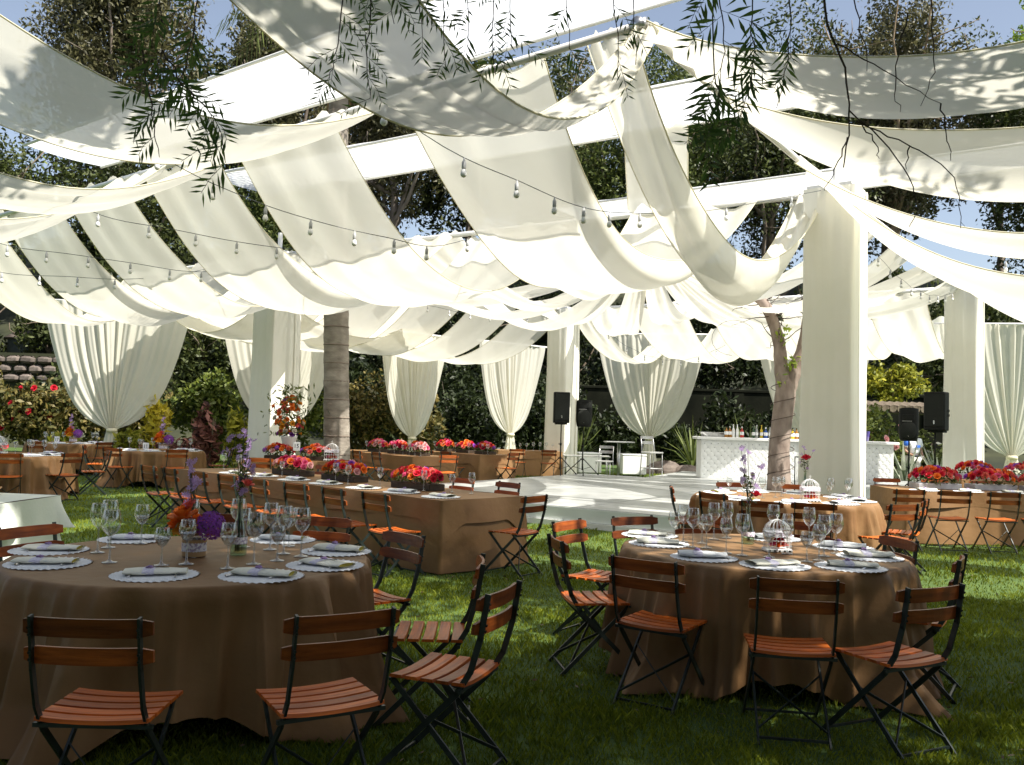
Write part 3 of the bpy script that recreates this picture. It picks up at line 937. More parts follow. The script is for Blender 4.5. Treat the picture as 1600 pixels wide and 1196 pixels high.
def long_table(o, ex, L, Wd, label, cl_label, seed=0, overlay=True):
    """o: a corner, ex the long direction, ey to its left or right across"""
    ex = Vector((ex[0], ex[1], 0)).normalized(); ey = Vector((-ex.y, ex.x, 0))
    if ey.y < 0: ey = -ey
    o = Vector((o[0], o[1], 0))
    c = o + ex * L / 2 + ey * Wd / 2
    rz = math.atan2(ex.y, ex.x)
    flip = 1 if Vector((-ex.y, ex.x, 0)).dot(ey) > 0 else -1
    root = empty('long_table', c, rz)
    mb = MB(); mb.box(0, 0, .728, L - .03, Wd - .03, .03); mb.build('table_top', 'wood2', root)
    for sx in (-1, 1):
        for sy in (-1, 1):
            mb = MB(); mb.tube([(sx * (L / 2 - .2), sy * (Wd / 2 - .15), .715), (sx * (L / 2 - .2), sy * (Wd / 2 - .15), 0)], .018, 8)
            mb.build('leg', 'iron', root, smooth=True)
    tag(root, label, 'table', 'long tables under the brown cloths')
    rs = random.Random(seed)
    ph = [rs.uniform(0, 6) for _ in range(4)]
    cl = empty('long_tablecloth', c, rz)
    per = []
    n1, n2 = int(L * 24), int(Wd * 24)
    for i in range(n1): per.append((-L / 2 + L * i / n1, -Wd / 2, 0, -1))
    for i in range(n2): per.append((L / 2, -Wd / 2 + Wd * i / n2, 1, 0))
    for i in range(n1): per.append((L / 2 - L * i / n1, Wd / 2, 0, 1))
    for i in range(n2): per.append((-L / 2, Wd / 2 - Wd * i / n2, -1, 0))
    N = len(per)
    def skirt(zt, zb_fn, off, amp):
        def fn(a, b):
            k = int(round(a * N)) % N
            x, y, nx, ny = per[k]
            zb = zb_fn(x, y)
            z = zt - (zt - zb) * b
            s = k * 0.262
            w_ = off + 0.006 + amp * b ** .8 * (math.sin(s * .55 + ph[0] + math.sin(s * .2)) + 0.7 * math.sin(s * .95 + ph[1])) + 0.07 * b * (zt - zb) / .75
            cx = 1 if abs(abs(x) - L / 2) < .05 and abs(abs(y) - Wd / 2) < .05 else 0
            dx, dy = (nx, ny)
            if cx: dx, dy = math.copysign(.7, x), math.copysign(.7, y); w_ *= 1.25
            return (x + dx * w_, y + dy * w_, z)
        return fn
    mb = MB(); mb.grid(skirt(.742, lambda x, y: .015, 0, .028), N, 14, closed=True)
    mb.build('skirt', 'cloth', cl, smooth=True)
    mb = MB()
    mb.grid(lambda a, b: ((a - .5) * (L + .012), (b - .5) * (Wd + .012), .7465 + .0015 * math.sin(a * 40 + b * 9)), int(L * 10), 10)
    if overlay:
        def ov(x, y):
            corner = (max(0, 1 - (L / 2 - abs(x)) / .30) * max(0, 1 - (Wd / 2 - abs(y)) / .30)) ** 1.4
            return .52 - .24 * corner + .02 * math.sin(x * 2.3) + .012 * math.sin(x * 5.1 + y * 3)
        mb.grid(skirt(.7465, ov, .016, .022), N, 5, closed=True)
    mb.build('top_cloth', 'cloth', cl, smooth=True)
    tag(cl, cl_label, 'tablecloth', 'brown tablecloths on long tables')
    return c, ex, ey
LD = Vector((-0.72, 0.69, 0)).normalized(); LN = Vector((0.69, 0.72, 0)).normalized()
L1O = Vector((-0.68, 9.15, 0))
long_table(L1O, LD, 5.7, 1.2, 'long table in front of the palm under its cloth', 'brown cloth with a pointed overlay corner on the long table before the palm', 1)
GL = 'folding chairs along the long table before the palm'
for k, t in enumerate([0.25, 0.95, 1.68, 2.42, 3.15, 3.88, 4.62, 5.3]):
    p = L1O + LD * t - LN * 0.38
    chair(p.x, p.y, math.degrees(math.atan2(LN.y, LN.x)) + random.uniform(-6, 6), 'folding chair before the long table, ' + ORD[k] + ' from its right end', GL)
p = L1O - LD * 0.42 + LN * .62
chair(p.x, p.y, math.degrees(math.atan2(LD.y, LD.x)) + 8, 'folding chair at the right end of the long table, seen against the white fascia', GL)
for k, t in enumerate([0.9, 1.7, 2.5, 4.0, 4.8]):
    p = L1O + LD * t + LN * 1.62
    chair(p.x, p.y, math.degrees(math.atan2(-LN.y, -LN.x)) + random.uniform(-6, 6), 'folding chair behind the long table, ' + ORD[k] + ' from its right end', GL, full=False)
# right long table
RLO = Vector((5.75, 12.95, 0))
long_table(RLO, (1, 0.02), 5.6, 1.25, 'long table at the right under its cloth', 'brown cloth on the long table at the right edge below the red roses', 2)
GR = 'folding chairs along the right long table'
for k, x in enumerate([5.36, 6.0, 6.66, 7.3]):
    chair(x, 12.32, 90 + random.uniform(-5, 5), 'folding chair with orange seat at the right long table, ' + ORD[k] + ' from the left', GR)
for k, x in enumerate([6.3, 7.1, 7.9]):
    chair(x, 14.75, -90, 'folding chair behind the red roses of the right long table, ' + ORD[k] + ' from the left', GR, full=False)
long_table(Vector((8.5, 16.9, 0)), (1, 0), 4.5, 1.2, 'second long table at the right, behind the first', 'brown cloth on the second long table behind the red roses', 3)
# tables behind the palm
long_table(Vector((-2.15, 19.9, 0)), (-0.60, 0.80), 4.0, 1.1, 'long table right of the palm trunk', 'brown cloth on the long table right of the palm with three pink bouquets', 4)
long_table(Vector((-0.75, 22.2, 0)), (-0.62, 0.78), 3.0, 1.1, 'long table in the middle distance left of the far post', 'brown cloth on the long table with red bouquets left of the far post', 5)
long_table(Vector((-0.35, 26.6, 0)), (0.98, 0.1), 1.9, 1.2, 'farthest table, just left of the far post', 'brown cloth on the farthest table just left of the far post', 6)
long_table(Vector((-4.9, 16.35, 0)), (0.98, 0.1), 1.75, 1.0, 'short table behind the palm side post', 'brown cloth on the short table between the post and the palm', 7)
GB = 'folding chairs round the back tables'
for k, (x, y, a, lb) in enumerate([
    (-2.75, 20.1, 35, 'folding chair before the table right of the palm, nearest its right end'),
    (-3.3, 20.8, 35, 'folding chair on the near side of the table right of the palm, middle one'),
    (-3.85, 21.6, 35, 'folding chair on the near side of the table right of the palm, behind the trunk'),
    (-1.45, 19.75, 120, 'folding chair at the right end of the table right of the palm'),
    (-1.35, 22.0, 40, 'folding chair before the red bouquets, right one of two'),
    (-1.85, 22.6, 40, 'folding chair before the red bouquets, left one of two'),
    (-0.1, 22.3, 140, 'folding chair at the right end of the table with red bouquets'),
    (0.25, 26.0, 80, 'folding chair before the farthest table, left one'),
    (1.1, 26.0, 95, 'folding chair before the farthest table, right one by the post'),
    (-4.3, 15.85, 85, 'folding chair in front of the short table by the palm side post'),
    (-3.0, 16.0, 120, 'folding chair beside the palm trunk at the short table')]):
    chair(x, y, a, lb, GB, full=False)
GT = 'folding chairs round the left back tables'
for (bx, by, t, lb) in [(-8.15, 14.6, TL1, 'folding chair before the sunlit cloth at the left edge, facing it'),
                        (-7.45, 15.35, TL1, 'folding chair seen from its side right of the left edge table'),
                        (-7.45, 16.7, TL1, 'folding chair on the far right side of the left edge table'),
                        (-9.4, 14.75, TL1, 'folding chair at the left edge table cut by the frame'),
                        (-7.95, 17.95, TL3, 'folding chair standing before the pale folds of the cloth left of the long table'),
                        (-6.75, 18.25, TL3, 'folding chair with glowing seat right of the pale cloth folds'),
                        (-8.95, 18.9, TL3, 'folding chair at the left side of the table with the orange flowers'),
                        (-6.1, 19.7, TL3, 'folding chair at the right side of the table with the orange flowers'),
                        (-10.9, 20.65, TL2, 'folding chair facing away at the table under the large curtain'),
                        (-9.6, 21.3, TL2, 'folding chair right of the table under the large curtain'),
                        (-12.2, 21.4, TL2, 'folding chair left of the table under the large curtain'),
                        (-9.5, 23.2, TL2, 'folding chair behind the right side of the table under the large curtain')]:
    chair_back(bx, by, *t, lb, GT, full=(by < 17))

# ------------------------------------------------------------------ tableware
def wine_mesh(h, r, seg=20):
    mb = MB()
    hb = h * 0.52
    prof = [(0.034, 0.001), (0.033, 0.004), (0.012, 0.008), (0.0045, 0.016), (0.004, hb - 0.012), (0.006, hb - 0.004),
            (0.018, hb + 0.004), (r * .72, hb + 0.018), (r * .94, hb + 0.038), (r, hb + (h - hb) * .5), (r * .93, hb + (h - hb) * .78), (r * .80, h)]
    mb.lathe(prof, seg)
    b = MB()
    b.lathe(prof[5:], seg, capb=False)
    b.lathe([(r * .80, h), (r * .78, h + .0008), (r * .78, h - .002)], seg, capb=False)
    s = MB(); s.lathe(prof[:6], seg)
    wv = MB()
    zf = hb + (h - hb) * .36
    wv.lathe([(0.001, hb + .002), (0.016, hb + .006), (r * .70, hb + .020), (r * .9, hb + .038), (r * .955, zf)], seg, capb=False, capt=True)
    return b.mesh('bowl', 'glass', True), s.mesh('stem', 'glass', True), wv.mesh('water', 'glass', True)
WG = {'tall': wine_mesh(0.235, 0.042), 'mid': wine_mesh(0.20, 0.038), 'short': wine_mesh(0.165, 0.036)}
WGF = {'tall': wine_mesh(0.235, 0.042, 10), 'mid': wine_mesh(0.20, 0.038, 10), 'short': wine_mesh(0.165, 0.036, 10)}
def glass(x, y, z, kind, far=False, sc=1.0):
    o = empty('wine_glass', (x, y, z))
    b, s, wv = (WGF if far else WG)[kind]
    link('bowl', b, o); link('stem', s, o)
    if kind != 'tall' and not far: link('water', wv, o)
    o.rotation_euler = (0, 0, random.uniform(0, 6))
    o.scale = (sc, sc, sc)
    return o
def glasses(items, where, z=0.752, far=False, sc=1.0):
    px = sorted(items, key=lambda t: t[0] / t[1])
    for k, (x, y, kd) in enumerate(px):
        g = glass(x, y, z, kd, far, sc)
        tag(g, '%s stem glass on the %s, %s from the left' % ({'tall': 'tall', 'mid': 'middle sized', 'short': 'small'}[kd], where, ORD[k]), 'wine glass', 'wine glasses on the ' + where)
W1 = 'front left round table'; W2 = 'front right round table'; W3 = 'sunlit round table'
glasses([(-1.81, 4.74, 'short'), (-1.70, 4.80, 'mid'), (-1.93, 5.50, 'tall'), (-1.45, 4.70, 'mid'), (-1.36, 4.86, 'tall'), (-1.42, 5.41, 'tall'),
         (-1.27, 5.00, 'short'), (-1.30, 5.26, 'tall'), (-1.18, 5.18, 'tall'), (-1.68, 5.62, 'tall'), (-2.31, 5.10, 'tall'), (-2.34, 5.30, 'tall'),
         (-2.10, 4.78, 'tall'), (-2.23, 5.50, 'mid'), (-1.60, 5.48, 'mid'), (-1.35, 5.58, 'mid')], W1, sc=1.18)
glasses([(1.42, 5.85, 'mid'), (1.50, 5.76, 'tall'), (1.66, 5.72, 'short'), (1.83, 5.90, 'mid'), (1.85, 5.57, 'short'), (1.95, 5.64, 'mid'),
         (1.25, 6.08, 'tall'), (1.34, 6.07, 'mid'), (1.50, 6.56, 'tall'), (1.24, 6.36, 'tall'), (1.62, 6.66, 'tall'), (1.93, 6.55, 'tall'),
         (2.14, 6.40, 'tall'), (2.18, 5.98, 'tall'), (2.05, 5.84, 'tall'), (1.36, 6.30, 'short'), (1.95, 6.28, 'mid'), (1.15, 6.22, 'mid')], W2, sc=1.12)
glasses([(2.80, 10.72, 'tall'), (2.93, 10.92, 'mid'), (3.02, 10.72, 'tall'), (3.49, 11.49, 'mid'), (3.22, 10.87, 'tall'), (3.36, 11.10, 'tall'),
         (3.60, 10.75, 'tall'), (3.84, 10.78, 'mid'), (3.93, 10.98, 'tall'), (4.03, 10.7, 'tall'), (4.12, 10.9, 'tall'), (4.2, 11.1, 'tall'), (2.72, 11.1, 'mid')], W3, far=True, sc=1.05)

# doily, napkin, cutlery
def doily_mesh(R, n=36):
    mb = MB()
    N = n * 4
    vs = [(0, 0, 0.0035)]
    for (f, z) in ((0.55, 0.0035), (0.8, 0.003), (1.0, 0.0015)):
        for k in range(N):
            a = 2 * PI * k / N
            sc = 1.0 if f < .6 else (1 + (0.05 if f > .9 else .015) * abs(math.sin(n * a / 2)) * 1.4 - .03)
            zz = z + (0.0025 * math.sin(n * a) if f > .9 else 0.0008 * math.sin(n * a))
            vs.append((R * f * sc * math.cos(a), R * f * sc * math.sin(a), zz))
    fs = [(0, 1 + k, 1 + (k + 1) % N) for k in range(N)]
    for r in range(2):
        for k in range(N):
            fs.append((1 + r * N + k, 1 + (r + 1) * N + k, 1 + (r + 1) * N + (k + 1) % N, 1 + r * N + (k + 1) % N))
    mb.add(vs, fs)
    return mb.mesh('doily', 'paper', True)
DOILY = doily_mesh(0.205)
def napkin_meshes():
    mb = MB()
    L = 0.29
    def fn(a, b):                                     # flattened roll, loose outer fold
        th = a * 2 * PI * 1.35
        k = 1 - 0.16 * a
        rx, rz = 0.066 * k, 0.015 * k
        x = (b - .5) * L
        tw = 1 + 0.10 * math.sin(b * 5)
        return (x, rx * math.cos(th + 2.6) * tw, 0.016 + max(-0.015, rz * math.sin(th + 2.6) * tw + 0.002 * math.sin(b * 14 + th)))
    mb.grid(fn, 40, 10)
    body = mb.mesh('napkin_roll', 'napkin', True)
    white = body.copy(); white.materials.clear(); white.materials.append(M['napkin_white'])
    e = MB()
    def end(a, b):
        th = a * 2 * PI
        r = 1 - b
        return (L / 2 - 0.012 - 0.02 * b, 0.052 * r * math.cos(th), 0.016 + 0.011 * r * math.sin(th))
    e.grid(end, 18, 3, closed=True)
    endm = e.mesh('inner_fold', 'napkin_in', True)
    bd = MB()
    def band(a, b):
        th = a * 2 * PI
        return (-0.03 + (b - .5) * 0.055, 0.0715 * math.cos(th), 0.016 + max(-.0155, 0.0175 * math.sin(th)))
    bd.grid(band, 24, 1, closed=True)
    return body, white, endm, bd.mesh('paper_band', 'band', True)
NB, NW, NE, NBD = napkin_meshes()
def sprig_mesh():
    mb = MB()
    mb.tube([(-0.05, 0, 0.034), (0, 0.004, 0.036), (0.06, -0.004, 0.033)], 0.0012, 4)
    return mb.mesh('sprig_stem', 'twig')
SPR = sprig_mesh()
mb = MB()
for k in range(7):
    a = k * 0.9
    mb.lathe([(0.001, 0), (0.006, 0.003), (0.007, 0.007), (0.003, 0.011)], 6, (-0.03 + 0.011 * math.cos(a), 0.011 * math.sin(a), 0.032 + 0.002 * (k % 3)), capt=True)
SPB = mb.mesh('sprig_bloom', 'petal_lilac_f', True)
def setting(x, y, rz, where, k, z=0.7515, white=False, fork=True, small=False):
    d = link('doily_mat', DOILY, None, (x, y, z + .001), random.uniform(0, 6))
    tag(d, 'white scalloped doily, ' + k, 'doily', 'doilies on the ' + where)
    n = empty('folded_napkin', (x + random.uniform(-.02, .02), y + random.uniform(-.015, .015), z + .0055), rz + random.uniform(-.25, .25))
    n.scale = (random.uniform(.92, 1.1), random.uniform(.95, 1.2), random.uniform(.85, 1.2))
    link('napkin_roll', NW if white else NB, n)
    link('inner_fold', NE, n)
    link('paper_band', NBD, n)
    s = link('sprig', SPR, n); link('bloom', SPB, s)
    tag(n, '%s folded napkin, ' % ('white' if white else 'yellowish') + k, 'napkin', 'folded napkins on the ' + where)
    if fork:
        for nm, off, me in (('fork', 0.105, FORK), ('knife', -0.105, KNIFE)):
            a = rz + PI / 2
            p = Vector((x, y, 0)) + Vector((math.cos(rz), math.sin(rz), 0)) * off * 1.0 * (1 if math.sin(rz) <= 2 else 1)
            f = link(nm, me, None, (p.x, p.y, z + .007), rz + PI / 2 + random.uniform(-.5, .5))
            tag(f, 'steel %s, ' % nm + k, nm, 'cutlery on the ' + where)
mb = MB()
mb.tube([(-0.10, 0, 0.003), (-0.04, 0, 0.004), (0.03, 0, 0.007), (0.045, 0, 0.005)], [0.005, 0.004, 0.003, 0.006], 6)
mb.box(0.055, 0, 0.004, 0.025, 0.022, 0.002)
for q in (-.009, -.003, .003, .009): mb.bar((0.065, q, 0.004), (0.105, q, 0.007), .003, .002)
FORK = mb.mesh('fork', 'silver')
mb = MB()
mb.tube([(-0.11, 0, 0.004), (-0.02, 0, 0.004)], [0.006, 0.0045], 6)
mb.add([(-0.02, -.005, .003), (0.09, -.007, .003), (0.115, 0.003, .003), (0.09, .006, .003), (-0.02, .005, .003),
        (-0.02, -.005, .0045), (0.09, -.007, .0045), (0.115, 0.003, .0045), (0.09, .006, .0045), (-0.02, .005, .0045)],
       [(4, 3, 2, 1, 0), (5, 6, 7, 8, 9), (0, 1, 6, 5), (1, 2, 7, 6), (2, 3, 8, 7), (3, 4, 9, 8), (4, 0, 5, 9)])
KNIFE = mb.mesh('knife', 'silver')
for i, (x, y, rz, wh, lb) in enumerate([(-1.73, 4.46, 0.05, 0, 'near left setting of the front left table'), (-1.22, 4.52, -0.12, 0, 'near right setting of the front left table'),
        (-0.98, 4.90, -0.45, 0, 'nearer setting at the right rim of the front left table'), (-1.02, 5.42, -0.1, 0, 'farther setting at the right rim of the front left table'),
        (-2.38, 4.70, 0.1, 0, 'nearer setting at the left rim of the front left table'), (-2.60, 5.14, 0.05, 0, 'farther setting at the left rim of the front left table'),
        (-2.35, 5.68, 0.3, 1, 'setting behind the tall glasses of the front left table'), (-1.45, 5.85, 0.2, 1, 'setting behind the bottle vase of the front left table')]):
    setting(x, y, rz, W1, lb, white=bool(wh))
for i, (x, y, rz, wh, lb) in enumerate([(1.05, 6.22, -0.1, 0, 'nearer setting at the left rim of the front right table'), (1.06, 6.70, -0.2, 0, 'farther setting at the left rim of the front right table'),
        (1.23, 5.62, 0.12, 1, 'leftmost of three near settings, front right table'), (1.60, 5.38, 0.3, 0, 'middle of three near settings, front right table'), (2.06, 5.40, -0.3, 0, 'rightmost of three near settings, front right table'),
        (2.36, 5.86, -0.3, 0, 'nearer setting at the right rim of the front right table'), (2.36, 6.32, -0.2, 1, 'farther setting at the right rim of the front right table'), (1.98, 6.72, 0.1, 1, 'setting behind the birdcage of the front right table')]):
    setting(x, y, rz, W2, lb, white=bool(wh))
for i in range(9):
    a = -0.35 - i * 2 * PI / 9
    x, y = T3[0] + .85 * math.cos(a), T3[1] + .85 * math.sin(a)
    setting(x, y, a + PI / 2, W3, ORD[i] + ' setting clockwise from the post on the sunlit table', white=True, fork=False)
for i, t in enumerate([0.3, 0.95, 1.65, 2.4, 3.1, 3.85, 4.6]):
    p = L1O + LD * t + LN * .26
    setting(p.x, p.y, math.atan2(LD.y, LD.x) + random.uniform(-.3, .3), 'long table before the palm', ORD[i] + ' setting from the right on the long table before the palm', fork=False, white=i % 3 == 1)
for i, x in enumerate([6.1, 6.75, 7.4, 8.0]):
    setting(x, 13.2, random.uniform(-.2, .2), 'right long table', ORD[i] + ' setting from the left on the right long table', fork=False, white=False)
for (tc, nm) in ((TL1, 'table at the left edge'), (TL2, 'table under the large curtain'), (TL3, 'table left of the long table')):
    for i in range(7):
        a = -2.6 + i * 0.62
        p = (tc[0] + .72 * math.cos(a), tc[1] + .72 * math.sin(a))
        setting(p[0], p[1], a + PI / 2, nm, ORD[i] + ' near setting from the left, ' + nm, fork=False, white=True)
    gl = []
    for i in range(9):
        a = random.uniform(-2.9, 0.4)
        r_ = random.uniform(.25, .5)
        gl.append((tc[0] + (-.62 + i * .155), tc[1] + random.uniform(-.25, .3), random.choice(['tall', 'tall', 'mid'])))
    glasses(gl, nm, far=True, sc=1.1)
def on_L1(t, n): 
    p = L1O + LD * t + LN * n
    return p.x, p.y
glasses([(*on_L1(0.45, .85), 'tall'), (*on_L1(0.72, .80), 'mid'), (*on_L1(1.0, .62), 'tall'), (*on_L1(1.55, .42), 'tall'), (*on_L1(2.15, .40), 'tall'),
         (*on_L1(2.55, .50), 'tall'), (*on_L1(3.7, .45), 'mid'), (*on_L1(4.9, .5), 'tall'), (*on_L1(5.15, .62), 'mid'), (*on_L1(5.35, .5), 'tall')], 'long table before the palm', far=True)
glasses([(-2.2 - .6 * t + .8 * .3, 19.9 + .8 * t + .35, random.choice(['tall', 'mid'])) for t in (0.1, .35, .6, .9, 1.3, 2.0, 2.7)], 'table right of the palm', far=True, sc=1.1)
glasses([(-0.75 - .62 * t + .25, 22.2 + .78 * t + .3, random.choice(['tall', 'mid'])) for t in (0.1, .3, .9, 1.5, 2.1, 2.5)], 'table with red bouquets', far=True, sc=1.1)
glasses([(-0.1 + .2 * t, 26.9 + .05 * t, random.choice(['tall', 'mid'])) for t in range(8)], 'farthest table', far=True, sc=1.1)

# ------------------------------------------------------------------ flowers
def rose_mesh(seed):
    rs = random.Random(seed)
    mb = MB()
    for ring, (n, r0, open_, h) in enumerate([(3, .22, .12, .9), (5, .50, .30, .8), (6, .80, .62, .62)]):
        for k in range(n):
            a0 = 2 * PI * k / n + ring * .7 + rs.uniform(-.2, .2)
            hw = PI / n * 1.35
            def fn(a, b):
                th = a0 + (a - .5) * 2 * hw
                r = r0 * (.35 + .65 * b) + open_ * b * b * .55
                z = -.35 + (h + .35) * b - open_ * .55 * b ** 3 - .25 * (2 * a - 1) ** 2 * b
                return (r * math.cos(th), r * math.sin(th), z)
            mb.grid(fn, 3, 3)
    mb.lathe([(.05, -.5), (.3, -.38), (.5, -.2)], 6)
    return mb
ROSE = {}
for k in ('red', 'pink', 'coral', 'orange', 'pale', 'white', 'purple', 'amber', 'crimson'):
    ROSE[k] = [rose_mesh(j).mesh('rose_bloom', 'petal_' + k + '_f', True) for j in range(2)]
def florets(n, r, mat, name='florets'):
    mb = MB()
    rs = random.Random(n)
    for i in range(n):
        z = 1 - 1.7 * (i + .5) / n; th = i * 2.39996
        q = math.sqrt(max(0, 1 - z * z))
        d = Vector((q * math.cos(th), q * math.sin(th), z))
        t = d.orthogonal().normalized(); u = d.cross(t)
        c = d * (.9 + rs.uniform(-.08, .08))
        for k in range(4):
            a = k * PI / 2 + rs.uniform(0, 1)
            e = t * math.cos(a) + u * math.sin(a); f = d.cross(e)
            mb.add([c, c + e * .14 + f * .09 + d * .03, c + e * .24 + d * .06, c + e * .14 - f * .09 + d * .03], [(0, 1, 2, 3)])
    return mb.mesh(name, mat)
HYD = {k: florets(90, 1, 'petal_' + k + '_f') for k in ('purple', 'lilac')}
def daisies(pts, r, mat, name):
    mb = MB()
    rs = random.Random(len(pts))
    for p in pts:
        p = Vector(p); d = Vector((rs.uniform(-1, 1), rs.uniform(-1, .4), rs.uniform(-.2, 1))).normalized()
        t = d.orthogonal().normalized(); u = d.cross(t)
        for k in range(8):
            a = k * PI / 4
            e = t * math.cos(a) + u * math.sin(a); f = d.cross(e)
            mb.add([p, p + e * r * .6 + f * r * .2, p + e * r + d * r * .15, p + e * r * .6 - f * r * .2], [(0, 1, 2, 3)])
    return mb.mesh(name, mat)
def blossom(parent, x, y, z, s, kind, hyd=False):
    me = HYD[kind] if hyd else random.choice(ROSE[kind])
    o = link('bloom' if not hyd else 'flower_head', me, parent, (x, y, z))
    o.scale = (s, s, s)
    d = Vector((x * 3 + random.uniform(-.1, .1), y * 3 + random.uniform(-.1, .1), .30 + random.uniform(0, .2)))
    o.rotation_euler = d.to_track_quat('Z', 'Y').to_euler()
    return o
def arrangement(x, y, z, rz, L, Wd, h, pal, n, label, box='box_dark', boxh=0.075, s=0.036, group='rose boxes on the long tables'):
    root = empty('flower_box', (x, y, z), rz)
    mb = MB(); mb.box(0, 0, boxh / 2, L * .86, Wd * .8, boxh, bev=.006); mb.build('planter_box', box, root)
    pts = []
    for k in range(n):
        a = random.uniform(0, 2 * PI); r = math.sqrt((k + .5) / n)
        pts.append((math.cos(k * 2.39996) * r, math.sin(k * 2.39996) * r))
    for (a, b) in pts:
        rr = min(1, math.hypot(a, b))
        zz = boxh + h * math.sqrt(max(0, 1 - rr * rr * .85)) * random.uniform(.85, 1.08)
        kd = random.choice(pal)
        px, py = a * L * .5, b * Wd * .56
        if kd in ('purple', 'lilac') and random.random() < .6:
            blossom(root, px, py, zz, s * .95, kd, True)
        else:
            blossom(root, px, py, zz, s * random.uniform(.85, 1.2), kd)
    m = 160
    ang = RNG.random(m) * 2 * PI; r = np.sqrt(RNG.random(m))
    p = np.stack([np.cos(ang) * r * L * .52, np.sin(ang) * r * Wd * .6, boxh + h * RNG.random(m) * np.sqrt(1 - r * r * .8)], 1)
    leaves('foliage', p, 0.075, 0.028, 'leaf_mid', root)
    return tag(root, label, 'flower arrangement', group)
PK = ['pink', 'pink', 'pale', 'coral', 'crimson', 'pink', 'orange', 'pale']
RD = ['red', 'coral', 'red', 'orange', 'crimson', 'pink', 'coral', 'purple', 'orange']
MX = ['coral', 'red', 'orange', 'orange', 'purple', 'red', 'amber', 'pale', 'coral']
ra = math.atan2(LD.y, LD.x)
for t, pal, lb in ((3.95, PK, 'long box of bright pink roses on the long table before the tall post'), (2.75, MX, 'long box of orange and red roses on the long table below the palm trunk'),
                   (1.3, RD, 'long box of coral and red roses with a white bloom on the long table, rightmost')):
    p = on_L1(t, .78)
    ar = arrangement(p[0], p[1], .748, ra, .82, .30, .165, pal, 44, lb, s=0.042)
    if t < 2: blossom(ar, .40, -.02, .16, .045, 'white')
for x, y, lb in ((6.5, 13.72, 'clear box of red and coral roses, leftmost on the right long table'), (7.38, 13.78, 'clear box of red roses, second on the right long table'),
                 (8.12, 13.60, 'clear box of red roses with purple blooms, third on the right long table'), (8.9, 13.8, 'clear box of red roses at the right edge of the photo')):
    arrangement(x, y, .748, 0.05, .78, .38, .23, RD + ['red', 'coral', 'orange'], 54, lb, box='box_clear', boxh=.09, s=0.046)
for x, y, lb in ((9.05, 17.5, 'box of red roses on the second right table, left one'), (10.0, 17.5, 'box of red roses on the second right table, right one')):
    arrangement(x, y, .748, 0, .72, .34, .22, RD, 40, lb, box='box_clear', boxh=.10, s=0.045)
LE = Vector((-.6, .8, 0)); LEn = Vector((.8, .6, 0))
for k, t in enumerate([0.75, 1.7, 2.7]):
    p = Vector((-2.15, 19.9, 0)) + LE * t + LEn * .6
    arrangement(p.x, p.y, .748, math.atan2(.8, -.6), .70, .34, .22, PK, 32, 'box of pink roses on the table right of the palm, ' + ORD[k] + ' from the right', s=0.05)
LE = Vector((-.62, .78, 0)); LEn = Vector((.78, .62, 0))
for k, t in enumerate([0.5, 1.35, 2.3]):
    p = Vector((-0.75, 22.2, 0)) + LE * t + LEn * .55
    arrangement(p.x, p.y, .748, math.atan2(.78, -.62), .66, .34, .22, RD, 30, 'box of red roses left of the far post, ' + ORD[k] + ' from the right', s=0.05)
for k, x in enumerate([-4.35, -3.65]):
    arrangement(x, 16.95, .748, .1, .60, .30, .2, MX, 30, 'box of orange and pink roses between the post and the palm, ' + ['left', 'right'][k] + ' one', s=0.045)

# vases and centrepieces
def rose_jar(x, y, z, sc, label, purple=True, group='rose jars'):
    root = empty('rose_jar', (x, y, z)); root.scale = (sc,) * 3
    mb = MB(); mb.lathe([(.052, 0), (.055, .004), (.055, .105), (.050, .112), (.047, .112), (.05, .10)], 24); mb.build('jar', 'glass', root, smooth=True)
    mb = MB(); mb.lathe([(.0565, .004), (.057, .085)], 24, capb=False); mb.build('kraft_sleeve', 'kraft', root, smooth=True)
    mb = MB()
    def lc(a, b):
        th = a * 2 * PI
        return ((.0585) * math.cos(th), .0585 * math.sin(th), .028 + .042 * b + (.002 * math.sin(th * 26) if b in (0, 1) else 0))
    mb.grid(lc, 104, 2, closed=True); mb.build('lace_band', 'lace', root, smooth=True)
    for (a, b, c_, s, k) in ((-.045, -.045, .200, .066, 'orange'), (-.02, -.065, .138, .058, 'amber'), (-.085, -.02, .155, .052, 'orange'), (-.03, -.02, .25, .04, 'coral'), (.0, .02, .17, .045, 'orange'), (-.02, .04, .16, .045, 'pale')):
        blossom(root, a, b, c_, s, k)
    blossom(root, .085, -.03, .155, .072, 'purple', True)
    p = np.stack([RNG.normal(0, .04, 40), RNG.normal(0, .04, 40), .12 + .05 * RNG.random(40)], 1)
    leaves('foliage', p, .05, .02, 'leaf_mid', root)
    mb = MB()
    tips = []
    for k in range(7):
        q = Vector((-.03 + random.uniform(-.035, .03), random.uniform(-.03, .03), .27 + .035 * k * .9))
        mb.tube([(-.01, .01, .12), (-.02, .01, .2), q], .0015, 4); tips.append(q)
        tips.append(q + Vector((random.uniform(-.03, .03), random.uniform(-.02, .02), random.uniform(-.03, .01))))
    mb.build('stem', 'leaf_pepper', root)
    link('lilac_daisies', daisies(tips, .026, 'petal_lilac_f', 'lilac_daisies'), root)
    return tag(root, label, 'flower vase', group)
rose_jar(-1.76, 5.08, .752, 1.14, 'lace wrapped jar of orange roses and a purple hydrangea on the front left table')
rose_jar(-7.45, 19.3, .752, 1.5, 'jar of orange roses on the round table left of the long table')
rose_jar(-10.75, 22.1, .752, 1.5, 'jar of orange and purple flowers under the large left curtain')
